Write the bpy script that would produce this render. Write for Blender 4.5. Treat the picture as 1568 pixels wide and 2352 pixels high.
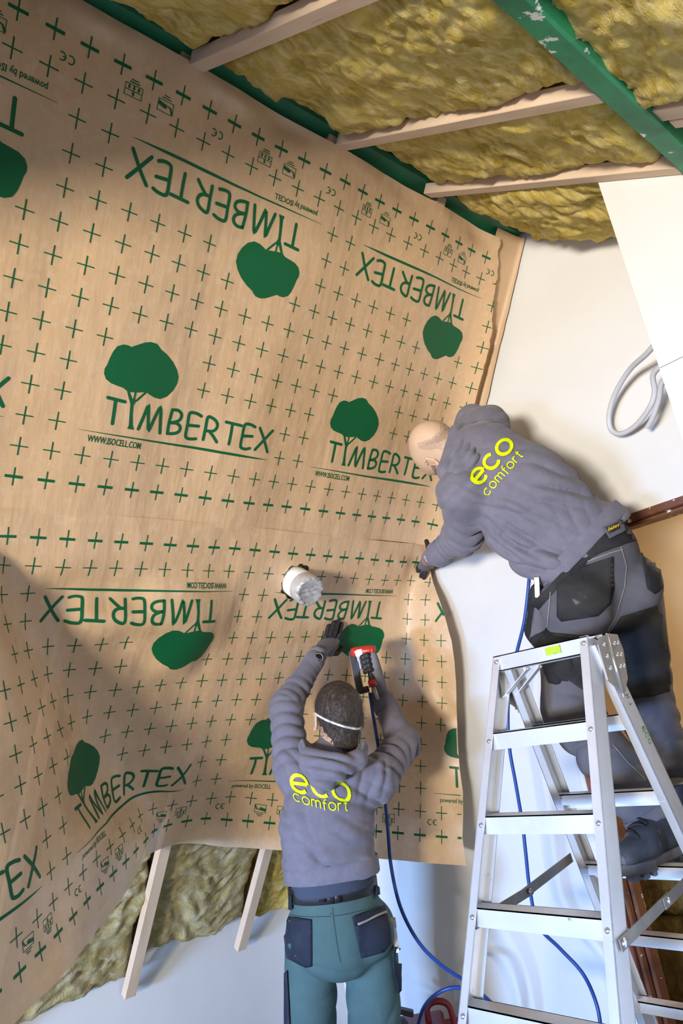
import bpy, bmesh, math, random
import numpy as np
from mathutils import Vector, Matrix, geometry
from mathutils.bvhtree import BVHTree
for _o in list(bpy.data.objects): bpy.data.objects.remove(_o, do_unlink=True)
scene = bpy.context.scene
COL = scene.collection

# ------------------------------------------------------------------ camera
H = 1.5                                   # camera height above the floor
CAM_R = np.array([[0.7461757, -0.6451102, -0.1644827], [0.0693962, 0.3210866, -0.9445039], [0.6621223, 0.6933514, 0.2843552]])
FPX = 1621.016
cam_d = bpy.data.cameras.new('camera'); cam = bpy.data.objects.new('camera', cam_d); COL.objects.link(cam)
_m = Matrix.Identity(4)
for _r in range(3):
    _m[_r][0] = CAM_R[0][_r]; _m[_r][1] = -CAM_R[1][_r]; _m[_r][2] = -CAM_R[2][_r]
_m[2][3] = H
cam.matrix_world = _m
cam_d.sensor_fit = 'HORIZONTAL'; cam_d.sensor_width = 36.0; cam_d.lens = 36.0 * FPX / 1568.0
cam_d.clip_start = 0.05; cam_d.clip_end = 100
scene.camera = cam

# ------------------------------------------------------------------ world, window light, exposure
world = bpy.data.worlds.new('world'); scene.world = world; world.use_nodes = True
_bg = world.node_tree.nodes['Background']; _bg.inputs[0].default_value = (0.62, 0.76, 1.0, 1); _bg.inputs[1].default_value = 1.0
def area(name, loc, look, sx, sy, power, col):
    d = bpy.data.lights.new(name, 'AREA'); d.shape = 'RECTANGLE'; d.size = sx; d.size_y = sy; d.energy = power; d.color = col
    o = bpy.data.objects.new(name, d); COL.objects.link(o); o.location = loc
    o.rotation_euler = (Vector(look) - Vector(loc)).to_track_quat('-Z', 'Y').to_euler()
    return o
area('daylight_gable_window', (-6.44, -1.38, 0.74), (0, 0.6, 1.75), 1.30, 0.86, 980, (1.0, 0.93, 0.82))
area('daylight_low_window', (-6.44, 0.75, 0.57), (0, 1.0, 0.80), 1.5, 0.65, 1050, (0.30, 0.52, 1.0))
area('daylight_dormer_window', (0.4, -2.36, 0.75), (0.6, 0, 0.80), 2.2, 0.80, 38, (0.60, 0.78, 1.0))
area('far_room_fill_light', (3.75, 0.75, 2.45), (3.95, 1.0, 0), 0.3, 0.3, 38, (1.0, 0.86, 0.66))  # added fill light to brighten the far room, no fixture behind it
scene.view_settings.view_transform = 'Standard'; scene.view_settings.look = 'None'
scene.view_settings.exposure = 0.10; scene.view_settings.gamma = 1.0
scene.view_settings.use_curve_mapping = False
scene.cycles.max_bounces = 7; scene.cycles.diffuse_bounces = 5

# ------------------------------------------------------------------ helpers
def at(x, y, d):                          # photo pixel + depth in metres -> point in the room
    r = np.array([(x - 784) / FPX, (y - 1176) / FPX, 1.0]) @ CAM_R
    return r * d + np.array([0, 0, H])
def on_x(x, y, X):
    r = np.array([(x - 784) / FPX, (y - 1176) / FPX, 1.0]) @ CAM_R
    return r * (X / r[0]) + np.array([0, 0, H])
def unit(v): v = np.asarray(v, float); return v / np.linalg.norm(v)

def _hash(ix, iy, iz, seed):
    h = (ix * 374761393 + iy * 668265263 + iz * 2147483647 + seed * 1274126177) & 0xFFFFFFFF
    h = ((h ^ (h >> 13)) * 1274126177) & 0xFFFFFFFF
    h = (h ^ (h >> 16)) & 0xFFFFFFFF
    return h.astype(np.float64) / 4294967295.0
def vnoise(p, seed=0):                    # value noise in [-1, 1], p (...,3)
    p = np.asarray(p, float); i = np.floor(p).astype(np.int64); t = p - i; t = t * t * (3 - 2 * t)
    out = 0
    for dx in (0, 1):
        wx = t[..., 0] if dx else 1 - t[..., 0]
        for dy in (0, 1):
            wy = t[..., 1] if dy else 1 - t[..., 1]
            for dz in (0, 1):
                wz = t[..., 2] if dz else 1 - t[..., 2]
                out = out + wx * wy * wz * _hash(i[..., 0] + dx, i[..., 1] + dy, i[..., 2] + dz, seed)
    return out * 2 - 1
def fbm(p, oct=4, seed=0, gain=0.5):
    p = np.asarray(p, float); a = 1.0; s = 0; n = 0
    for k in range(oct):
        s = s + a * vnoise(p * (2.03 ** k) + 17.3 * k, seed + k); n += a; a *= gain
    return s / n

def link(o, parent=None):
    COL.objects.link(o)
    if parent is not None:
        o.parent = parent
        bpy.context.view_layer.update() if False else None
        o.matrix_parent_inverse = parent_world(parent).inverted()
    return o
def parent_world(p):
    m = p.matrix_basis.copy()
    if p.parent is not None: m = parent_world(p.parent) @ p.matrix_parent_inverse @ m
    return m
def obj(name, verts, faces, mat, parent=None, smooth=False):
    me = bpy.data.meshes.new(name)
    me.from_pydata([tuple(float(c) for c in v) for v in verts], [], [tuple(int(i) for i in f) for f in faces]); me.update()
    if smooth: me.polygons.foreach_set('use_smooth', [True] * len(me.polygons))
    if mat is not None: me.materials.append(mat)
    return link(bpy.data.objects.new(name, me), parent)
def empty(name, loc):
    o = bpy.data.objects.new(name, None); o.location = tuple(loc); o.empty_display_size = 0.05
    return link(o)
def tag(o, label=None, cat=None, group=None, kind=None):
    if label: o['label'] = label
    if cat: o['category'] = cat
    if group: o['group'] = group
    if kind: o['kind'] = kind
    return o
class MB:                                 # collects shapes for ONE mesh
    def __init__(s): s.v = []; s.f = []
    def add(s, v, f):
        n = len(s.v); s.v += [tuple(map(float, x)) for x in v]; s.f += [tuple(int(i) + n for i in q) for q in f]; return s
    def box(s, c, ax, ay, az, hx, hy, hz, bev=0.0):   # oriented box, axes unit vectors, half sizes, chamfered edges
        c = np.asarray(c, float); ax, ay, az = (np.asarray(q, float) for q in (ax, ay, az))
        if bev <= 0:
            v = [c + ax * hx * i + ay * hy * j + az * hz * k for i in (-1, 1) for j in (-1, 1) for k in (-1, 1)]
            f = [(0, 1, 3, 2), (4, 6, 7, 5), (0, 4, 5, 1), (2, 3, 7, 6), (0, 2, 6, 4), (1, 5, 7, 3)]
            if np.dot(np.cross(ax, ay), az) < 0: f = [q[::-1] for q in f]
            return s.add(v, f)
        b = bev; bm = bmesh.new(); bmesh.ops.create_cube(bm, size=2)
        for q in bm.verts: q.co = Vector((q.co.x * hx, q.co.y * hy, q.co.z * hz))
        bmesh.ops.bevel(bm, geom=list(bm.edges), offset=b, segments=1, affect='EDGES', profile=0.5)
        bm.verts.index_update()
        v = [c + ax * q.co.x + ay * q.co.y + az * q.co.z for q in bm.verts]
        f = [tuple(w.index for w in fc.verts) for fc in bm.faces]; bm.free()
        if np.dot(np.cross(ax, ay), az) < 0: f = [q[::-1] for q in f]
        return s.add(v, f)
    def bar(s, a, b, w, t, side, bev=0.0):             # bar from a to b, width w along 'side', thickness t
        a = np.asarray(a, float); b = np.asarray(b, float); d = unit(b - a)
        sd = np.asarray(side, float); sd = unit(sd - d * np.dot(sd, d)); n = np.cross(d, sd)
        return s.box((a + b) / 2, d, sd, n, np.linalg.norm(b - a) / 2, w / 2, t / 2, bev)
    def prism(s, pts, off):                            # planar polygon extruded by vector off
        n = len(pts); p = [np.asarray(q, float) for q in pts]; o = np.asarray(off, float)
        return s.add(p + [q + o for q in p], [tuple(range(n))[::-1], tuple(range(n, 2 * n))] + [(i, (i + 1) % n, n + (i + 1) % n, n + i) for i in range(n)])
    def tube(s, path, r, n=10, cap=True, sq=None):
        path = [np.asarray(q, float) for q in path]; m = len(path); rr = r if hasattr(r, '__len__') else [r] * m
        T = [unit(path[min(i + 1, m - 1)] - path[max(i - 1, 0)]) for i in range(m)]
        u = np.array([0, 0, 1.0]) if abs(T[0][2]) < 0.9 else np.array([1.0, 0, 0]); u = unit(u - T[0] * np.dot(u, T[0]))
        v = []; f = []
        for i in range(m):
            u = unit(u - T[i] * np.dot(u, T[i])); w = np.cross(T[i], u)
            for k in range(n):
                a = 2 * math.pi * k / n; v.append(path[i] + rr[i] * (math.cos(a) * u + math.sin(a) * w))
        for i in range(m - 1):
            for k in range(n): f.append((i * n + k, i * n + (k + 1) % n, (i + 1) * n + (k + 1) % n, (i + 1) * n + k))
        if cap: f.append(tuple(range(n))[::-1]); f.append(tuple(range((m - 1) * n, m * n)))
        return s.add(v, f)
    def build(s, name, mat, parent=None, smooth=False): return obj(name, s.v, s.f, mat, parent, smooth)
def spline(pts, n=8):                     # Catmull-Rom through 3D points
    p = [np.asarray(q, float) for q in pts]; p = [2 * p[0] - p[1]] + p + [2 * p[-1] - p[-2]]; out = []
    for i in range(1, len(p) - 2):
        for k in range(n):
            t = k / n; a, b, c, d = p[i - 1], p[i], p[i + 1], p[i + 2]
            out.append(0.5 * ((2 * b) + (c - a) * t + (2 * a - 5 * b + 4 * c - d) * t * t + (3 * b - a - 3 * c + d) * t ** 3))
    out.append(p[-2]); return out

# ------------------------------------------------------------------ materials
def mat(name, col, rough=0.6, metal=0.0, spec=0.5, var=None, bump=None, coat=0.0, coat_rough=0.2, stretch=None, sheen=0.0):
    """procedural principled material; var = (colour2, scale, detail, lo, hi) blends a second own colour by noise; bump = (scale, strength, dist)"""
    m = bpy.data.materials.new(name); m.use_nodes = True; nt = m.node_tree; b = nt.nodes['Principled BSDF']
    b.inputs['Base Color'].default_value = (*col, 1); b.inputs['Roughness'].default_value = rough; b.inputs['Metallic'].default_value = metal
    b.inputs['Specular IOR Level'].default_value = spec
    if coat: b.inputs['Coat Weight'].default_value = coat; b.inputs['Coat Roughness'].default_value = coat_rough
    if sheen: b.inputs['Sheen Weight'].default_value = sheen; b.inputs['Sheen Roughness'].default_value = 0.5
    tc = nt.nodes.new('ShaderNodeTexCoord'); src = tc.outputs['Object']
    if stretch:
        mp = nt.nodes.new('ShaderNodeMapping'); mp.inputs['Scale'].default_value = stretch; nt.links.new(src, mp.inputs[0]); src = mp.outputs[0]
    if var:
        vs = var if isinstance(var, list) else [var]; prev = None
        for (c2, sc, det, lo, hi) in vs:
            nz = nt.nodes.new('ShaderNodeTexNoise'); nz.inputs['Scale'].default_value = sc; nz.inputs['Detail'].default_value = det; nz.inputs['Roughness'].default_value = 0.6
            nt.links.new(src, nz.inputs['Vector'])
            mr = nt.nodes.new('ShaderNodeMapRange'); mr.inputs[1].default_value = lo; mr.inputs[2].default_value = hi; nt.links.new(nz.outputs[0], mr.inputs[0])
            mx = nt.nodes.new('ShaderNodeMix'); mx.data_type = 'RGBA'; nt.links.new(mr.outputs[0], mx.inputs[0])
            if prev is None: mx.inputs[6].default_value = (*col, 1)
            else: nt.links.new(prev, mx.inputs[6])
            mx.inputs[7].default_value = (*c2, 1); prev = mx.outputs[2]
        nt.links.new(prev, b.inputs['Base Color'])
    if bump:
        nz = nt.nodes.new('ShaderNodeTexNoise'); nz.inputs['Scale'].default_value = bump[0]; nz.inputs['Detail'].default_value = 5
        nt.links.new(src, nz.inputs['Vector'])
        bp = nt.nodes.new('ShaderNodeBump'); bp.inputs['Strength'].default_value = bump[1]; bp.inputs['Distance'].default_value = bump[2]
        nt.links.new(nz.outputs[0], bp.inputs['Height']); nt.links.new(bp.outputs[0], b.inputs['Normal'])
    return m
def mat_wool(name, c1, c2, c3):
    m = bpy.data.materials.new(name); m.use_nodes = True; nt = m.node_tree; b = nt.nodes['Principled BSDF']
    b.inputs['Roughness'].default_value = 0.95; b.inputs['Specular IOR Level'].default_value = 0.05
    tc = nt.nodes.new('ShaderNodeTexCoord')
    w = nt.nodes.new('ShaderNodeTexNoise'); w.inputs['Scale'].default_value = 5; w.inputs['Detail'].default_value = 3; nt.links.new(tc.outputs['Object'], w.inputs['Vector'])
    mxv = nt.nodes.new('ShaderNodeMix'); mxv.data_type = 'VECTOR'; mxv.inputs[0].default_value = 0.10
    nt.links.new(tc.outputs['Object'], mxv.inputs[4]); nt.links.new(w.outputs['Color'], mxv.inputs[5])
    def nz(scale, det, st=None):
        n = nt.nodes.new('ShaderNodeTexNoise'); n.inputs['Scale'].default_value = scale; n.inputs['Detail'].default_value = det; n.inputs['Roughness'].default_value = 0.62
        if st:
            mp = nt.nodes.new('ShaderNodeMapping'); mp.inputs['Scale'].default_value = st; mp.inputs['Rotation'].default_value = (0.3, 0.5, 0.9); nt.links.new(mxv.outputs[1], mp.inputs[0]); nt.links.new(mp.outputs[0], n.inputs['Vector'])
        else: nt.links.new(mxv.outputs[1], n.inputs['Vector'])
        return n.outputs[0]
    a = nz(6.5, 6); c = nz(17, 7, (1, 3.0, 1)); 
    r1 = nt.nodes.new('ShaderNodeMapRange'); r1.inputs[1].default_value = 0.36; r1.inputs[2].default_value = 0.64; nt.links.new(a, r1.inputs[0])
    m1 = nt.nodes.new('ShaderNodeMix'); m1.data_type = 'RGBA'; m1.inputs[6].default_value = (*c1, 1); m1.inputs[7].default_value = (*c2, 1); nt.links.new(r1.outputs[0], m1.inputs[0])
    r2 = nt.nodes.new('ShaderNodeMapRange'); r2.inputs[1].default_value = 0.42; r2.inputs[2].default_value = 0.7; nt.links.new(c, r2.inputs[0])
    m2 = nt.nodes.new('ShaderNodeMix'); m2.data_type = 'RGBA'; m2.inputs[7].default_value = (*c3, 1); nt.links.new(r2.outputs[0], m2.inputs[0]); nt.links.new(m1.outputs[2], m2.inputs[6])
    nt.links.new(m2.outputs[2], b.inputs['Base Color'])
    d = nz(70, 5, (1, 3.5, 1)); ad = nt.nodes.new('ShaderNodeMath'); ad.operation = 'ADD'; nt.links.new(c, ad.inputs[0]); nt.links.new(d, ad.inputs[1])
    bp = nt.nodes.new('ShaderNodeBump'); bp.inputs['Strength'].default_value = 0.5; bp.inputs['Distance'].default_value = 0.012
    nt.links.new(ad.outputs[0], bp.inputs['Height']); nt.links.new(bp.outputs[0], b.inputs['Normal'])
    return m
def mat_membrane():
    m = mat('kraft_membrane', (0.74, 0.505, 0.295), rough=0.40, spec=0.5, coat=0.6, coat_rough=0.33, var=[((0.68, 0.45, 0.25), 3.0, 4, 0.35, 0.7), ((0.78, 0.57, 0.38), 40, 3, 0.5, 0.8)])
    nt = m.node_tree; b = nt.nodes['Principled BSDF']; out = nt.nodes['Material Output']
    tc = nt.nodes.new('ShaderNodeTexCoord'); mp = nt.nodes.new('ShaderNodeMapping'); mp.inputs['Scale'].default_value = (9, 2.2, 2.2); nt.links.new(tc.outputs['Object'], mp.inputs[0])
    nz = nt.nodes.new('ShaderNodeTexNoise'); nz.inputs['Scale'].default_value = 1.6; nz.inputs['Detail'].default_value = 4; nz.inputs['Roughness'].default_value = 0.5; nt.links.new(mp.outputs[0], nz.inputs['Vector'])
    bp = nt.nodes.new('ShaderNodeBump'); bp.inputs['Strength'].default_value = 0.35; bp.inputs['Distance'].default_value = 0.02; nt.links.new(nz.outputs[0], bp.inputs['Height']); nt.links.new(bp.outputs[0], b.inputs['Normal'])
    tr = nt.nodes.new('ShaderNodeBsdfTransparent'); tr.inputs[0].default_value = (1.0, 0.82, 0.6, 1)
    mx = nt.nodes.new('ShaderNodeMixShader'); mx.inputs[0].default_value = 0.10
    nt.links.new(b.outputs[0], mx.inputs[1]); nt.links.new(tr.outputs[0], mx.inputs[2]); nt.links.new(mx.outputs[0], out.inputs['Surface'])
    return m
M = {}
M['plaster'] = mat('white_plaster', (0.68, 0.67, 0.65), rough=0.85, spec=0.25, var=((0.64, 0.63, 0.60), 2.5, 5, 0.45, 0.75), bump=(60, 0.08, 0.004))
M['tan_plaster'] = mat('tan_plaster', (0.55, 0.42, 0.26), rough=0.9, spec=0.2, var=((0.48, 0.36, 0.21), 2.0, 4, 0.4, 0.7))
M['floor'] = mat('screed_floor', (0.22, 0.21, 0.20), rough=0.8, var=((0.17, 0.16, 0.15), 3, 5, 0.4, 0.7))
M['raw_board'] = mat('raw_board', (0.24, 0.19, 0.14), rough=0.9, var=((0.18, 0.14, 0.10), 4, 4, 0.4, 0.7))
M['sheathing'] = mat('roof_sheathing', (0.16, 0.12, 0.08), rough=0.9)
M['wood'] = mat('spruce_batten', (0.66, 0.50, 0.35), rough=0.7, spec=0.3, var=[((0.58, 0.41, 0.26), 3.0, 5, 0.45, 0.7), ((0.40, 0.25, 0.13), 9, 2, 0.70, 0.80)], stretch=(6, 1.2, 1.2))
M['green_paint'] = mat('green_paint', (0.012, 0.17, 0.075), rough=0.45, var=((0.01, 0.11, 0.05), 6, 5, 0.4, 0.7), bump=(40, 0.15, 0.004))
M['green_worn'] = mat('worn_green_paint', (0.02, 0.26, 0.11), rough=0.55, var=[((0.01, 0.13, 0.06), 7, 5, 0.4, 0.7), ((0.75, 0.76, 0.70), 13, 6, 0.60, 0.62)], bump=(40, 0.2, 0.004))
M['brown_paint'] = mat('brown_flaking_paint', (0.13, 0.045, 0.022), rough=0.5, var=[((0.20, 0.085, 0.04), 8, 5, 0.45, 0.65), ((0.80, 0.76, 0.70), 26, 8, 0.64, 0.66)], bump=(50, 0.3, 0.004))
M['red_frame'] = mat('red_brown_frame_paint', (0.17, 0.05, 0.028), rough=0.5, var=((0.26, 0.10, 0.05), 6, 5, 0.45, 0.7), bump=(40, 0.2, 0.003))
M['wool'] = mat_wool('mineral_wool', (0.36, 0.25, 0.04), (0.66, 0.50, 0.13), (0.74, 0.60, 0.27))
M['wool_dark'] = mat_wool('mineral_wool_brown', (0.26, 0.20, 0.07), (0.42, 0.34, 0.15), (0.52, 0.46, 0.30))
M['wool_shaded'] = mat_wool('shaded_wool', (0.10, 0.065, 0.018), (0.19, 0.135, 0.045), (0.26, 0.20, 0.09))  # wool darkened in colour for the weak light in the doorway
M['membrane'] = mat_membrane()
M['print'] = mat('green_print', (0.003, 0.112, 0.036), rough=0.48, spec=0.3)

# ------------------------------------------------------------------ roof geometry
EX = np.array([1.0, 0, 0])
TH = 0.966722; KP = 2.15                                   # membrane slope, distance of its plane from the camera
NN = np.array([0, math.sin(TH), math.cos(TH)]); SD = np.array([0, math.cos(TH), -math.sin(TH)])   # outward normal, down-slope
INP = 0.0147026; CELL = 0.0916343
E1 = EX * math.cos(INP) + SD * math.sin(INP); E2 = -EX * math.sin(INP) + SD * math.cos(INP)
ORG = np.array([0.4809, 1.3490, 1.8310 + H])               # first bold cross of the upper sheet
PC = math.radians(33.8)
CD = np.array([0, -math.cos(PC), -math.sin(PC)])           # down the other roof slope
CN = np.array([0, -math.sin(PC), math.cos(PC)])            # its outward normal
RIDGE = np.array([0, 1.304, 3.396])
G = 2.60                                                   # gable wall
def slope_pt(X, s, off=0.0): return np.array([X, 0, 0]) + np.array([0, RIDGE[1], RIDGE[2]]) * 1.0 + SD * s + NN * off
_sl = (KP - NN @ (RIDGE - np.array([0, 0, H])))            # ridge point moved onto the membrane plane
def sp(X, s, off=0.0): return EX * X + RIDGE + NN * (_sl + off) + SD * s
def cp(X, s, off=0.0): return EX * X + RIDGE + CD * s + CN * off

# ------------------------------------------------------------------ the room shell
def struct(name, mb, m, parent=None, smooth=False):
    o = mb.build(name, m, parent, smooth)
    if parent is None: o['kind'] = 'structure'
    return o
Z3 = np.array([0, 0, 1.0]); Y3 = np.array([0, 1.0, 0])
struct('floor', MB().box((-1.2, 0.6, -0.05), EX, Y3, Z3, 5.6, 3.6, 0.05), M['floor'])
# gable wall with a doorway; drawn as a polygon with a notch, thickness 0.16
DY0, DY1, DZ = 0.74, 1.635, 2.075
gpoly = [(4.2, 0), (4.2, 0.15), (1.36, 3.62), (-2.6, 0.98), (-2.6, 0), (DY0, 0), (DY0, DZ), (DY1, DZ), (DY1, 0)]
struct('wall_back', MB().prism([(G, y, z) for y, z in gpoly], (0.16, 0, 0)), M['plaster'])
# low knee wall under the open slope
struct('wall_left', MB().box((-2.0, 3.37, 0.36), EX, Y3, Z3, 4.6, 0.06, 0.36), M['plaster'])
# projecting wall beside the doorway, two boards with a joint
PX = 2.012; PY = 0.690
zc_ = lambda y: RIDGE[2] - (RIDGE[1] - y) * math.tan(PC)
wr = MB().prism([(PX + 0.012, PY - 0.004, 0), (PX + 0.012, PY - 0.004, zc_(PY) - 0.02), (PX + 0.012, -2.35, zc_(-2.35) - 0.02), (PX + 0.012, -2.35, 0)], (G - PX - 0.016, 0, 0))
wro = struct('wall_right', wr, M['plaster'])
b1 = MB().prism([(PX, PY, 2.325), (PX, PY, zc_(PY) + 0.02), (PX, -0.25, zc_(-0.25) + 0.02), (PX, -0.25, 2.325)], (0.0125, 0, 0))
b1.build('plasterboard', M['plaster'], wro)
MB().prism([(PX + 0.0006, PY + 0.001, 0.02), (PX + 0.0006, PY + 0.001, 2.323), (PX + 0.0006, -1.0, 2.323), (PX + 0.0006, -1.0, 0.02)], (0.0125, 0, 0)).build('plasterboard', M['plaster'], wro)
# walls behind the camera with daylight windows, and added unseen light blockers
def wall_with_window(name, X_or_Y, axis, lo, hi, top, w0, w1, z0, z1):
    mb = MB()
    def bx(a0, a1, b0, b1):
        if a1 <= a0 or b1 <= b0: return
        if axis == 0: mb.box((X_or_Y, (a0 + a1) / 2, (b0 + b1) / 2), EX, Y3, Z3, 0.08, (a1 - a0) / 2, (b1 - b0) / 2)
        else: mb.box(((a0 + a1) / 2, X_or_Y, (b0 + b1) / 2), EX, Y3, Z3, (a1 - a0) / 2, 0.08, (b1 - b0) / 2)
    bx(lo, w0, 0, top); bx(w1, hi, 0, top); bx(w0, w1, 0, z0); bx(w0, w1, z1, top)
    return struct(name, mb, M['raw_board'])
wall_with_window('wall_front', -6.55, 0, -2.5, -0.60, 3.7, -2.05, -0.70, 0.28, 1.20)
wall_with_window('wall_front_low', -6.55, 0, -0.60, 3.6, 3.7, -0.05, 1.55, 0.20, 0.94)
struct('blocker_low', MB().box((-4.5, -1.24, 0.385), EX, Y3, Z3, 0.05, 1.20, 0.385), M['raw_board'])  # unseen low barrier, added to keep warm light off the lower area
struct('blocker_far', MB().box((-4.5, 1.75, 2.1), EX, Y3, Z3, 0.05, 1.76, 1.25), M['raw_board'])  # added out of view to stop the blue light reaching high up
wall_with_window('wall_side', -2.45, 1, -6.6, 2.7, 1.6, -0.75, 1.55, 0.32, 1.18)
struct('blocker_header', MB().box((-0.75, 0.5, 3.05), EX, Y3, Z3, 0.05, 1.9, 0.50), M['raw_board'])  # unseen header, added to shade the upper left of the membrane
struct('blocker_side', MB().box((-0.2, -0.95, 1.55), EX, Y3, Z3, 2.25, 0.05, 0.45), M['raw_board'])  # hanging blocker added out of view, cuts side window light higher up
# roof skins that close the attic above the insulation
struct('roof_left', MB().prism([sp(-6.6, -0.2, 0.2), sp(2.7, -0.2, 0.2), sp(2.7, 3.6, 0.2), sp(-6.6, 3.6, 0.2)], NN * 0.02), M['sheathing'])
struct('roof_right', MB().prism([cp(-6.6, -0.3, 0.22), cp(2.7, -0.3, 0.22), cp(2.7, 4.6, 0.22), cp(-6.6, 4.6, 0.22)], CN * 0.02), M['sheathing'])
# small room behind the doorway
rb = MB()
rb.box((4.3, 1.2, 1.3), EX, Y3, Z3, 0.05, 1.6, 1.5); rb.box((3.5, 2.55, 1.3), EX, Y3, Z3, 0.85, 0.05, 1.5); rb.box((3.5, -0.2, 1.3), EX, Y3, Z3, 0.85, 0.05, 1.5)
rb.box((3.5, 1.2, 2.6), EX, Y3, Z3, 0.85, 1.4, 0.05)
struct('wall_far', rb, M['tan_plaster'])
# doorway lining and casing
df = tag(empty('door_1', (G, DY1, 0)), kind='structure')
def dbar(name, y0, y1, z0, z1, x0, x1, m, b=0.004):
    return MB().box(((x0 + x1) / 2, (y0 + y1) / 2, (z0 + z1) / 2), EX, Y3, Z3, (x1 - x0) / 2, (y1 - y0) / 2, (z1 - z0) / 2, b).build(name, m, df)
dbar('jamb_lining', DY1 - 0.03, DY1 + 0.002, 0, DZ, G - 0.004, G + 0.165, M['red_frame'])
dbar('jamb_casing', DY1 - 0.012, DY1 + 0.012, 0, DZ + 0.01, G - 0.012, G + 0.02, M['plaster'])
dbar('jamb_stop', DY1 - 0.055, DY1 - 0.028, 0, DZ - 0.03, G + 0.06, G + 0.12, M['brown_paint'])
dbar('jamb_rebate', DY1 - 0.044, DY1 - 0.029, 0, DZ - 0.03, G + 0.018, G + 0.05, M['brown_paint'])
dbar('head_lining', DY0, DY1, DZ - 0.028, DZ + 0.002, G - 0.006, G + 0.165, M['brown_paint'])
dbar('head_rebate', DY0, DY1, DZ - 0.042, DZ - 0.027, G + 0.02, G + 0.06, M['brown_paint'])

# ------------------------------------------------------------------ timbers
def batten(name, a, b, w, t, side, m, label, cat, group=None):
    return tag(MB().bar(a, b, w, t, side, 0.002).build(name, m), label, cat, group)
# ridge purlin and lower purlin, painted green
tag(MB().box((-0.2, 1.315, 3.475), EX, Y3, Z3, 2.78, 0.065, 0.052, 0.012).build('ridge_beam', M['green_paint']), 'dark green painted ridge beam along the top edge of the brown membrane', 'beam', 'green roof beams')
gp = tag(MB().box(cp(0.0, 1.052, 0.058), EX, CD, CN, 2.59, 0.036, 0.062, 0.006).build('roof_purlin', M['green_worn']), 'worn green painted purlin crossing the ceiling insulation, with flaked white spots', 'beam', 'green roof beams')
# ceiling battens, one run between ridge and purlin, one beyond it
CB = [0.965, 1.533, 1.985]
lab = ['pale ceiling batten nearest the top edge, left of the other two', 'pale ceiling batten in the middle, meeting the worn green purlin', 'pale ceiling batten above the white wall corner, nearest the gable']
for k, X in enumerate(CB):
    batten('ceiling_batten', cp(X, 0.01, 0.02), cp(X, 1.012, 0.02), 0.048, 0.040, EX, M['wood'], lab[k], 'batten', 'ceiling battens')
batten('ceiling_batten', cp(1.68, 1.085, 0.035), cp(1.68, 2.4, 0.035), 0.06, 0.05, EX, M['wood'], 'short pale batten to the right of the worn green purlin', 'batten', 'ceiling battens')
MB().box(cp(1.735, 1.13, 0.06), EX, CD, CN, 0.02, 0.03, 0.05, 0.002).build('cleat', M['wood'], bpy.data.objects['ceiling_batten.003'])
# slope battens under the membrane: (X at top, X at bottom, end distance down the slope)
SBs = [(0.945, 0.845, 3.42, 'slope batten wholly under the membrane except its top end at the left ceiling batten'),
       (1.512, 1.432, 3.44, 'pale slope batten coming out below the membrane beside the dark insulation'),
       (2.083, 1.985, 3.43, 'pale slope batten coming out below the membrane just left of the kneeling-high insulation edge'),
       (2.555, 2.500, 3.30, 'short pale batten end standing in the gable corner above the membrane strip')]
SBs[2] = SBs[2][:3] + ('pale slope batten coming out below the membrane nearest the standing worker',)
for (xa, xb, s1, lb) in SBs:
    batten('slope_batten', sp(xa, -0.14, 0.021), sp(xb, s1, 0.021), 0.05, 0.036, EX, M['wood'], lb, 'batten', 'slope battens')

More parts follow.
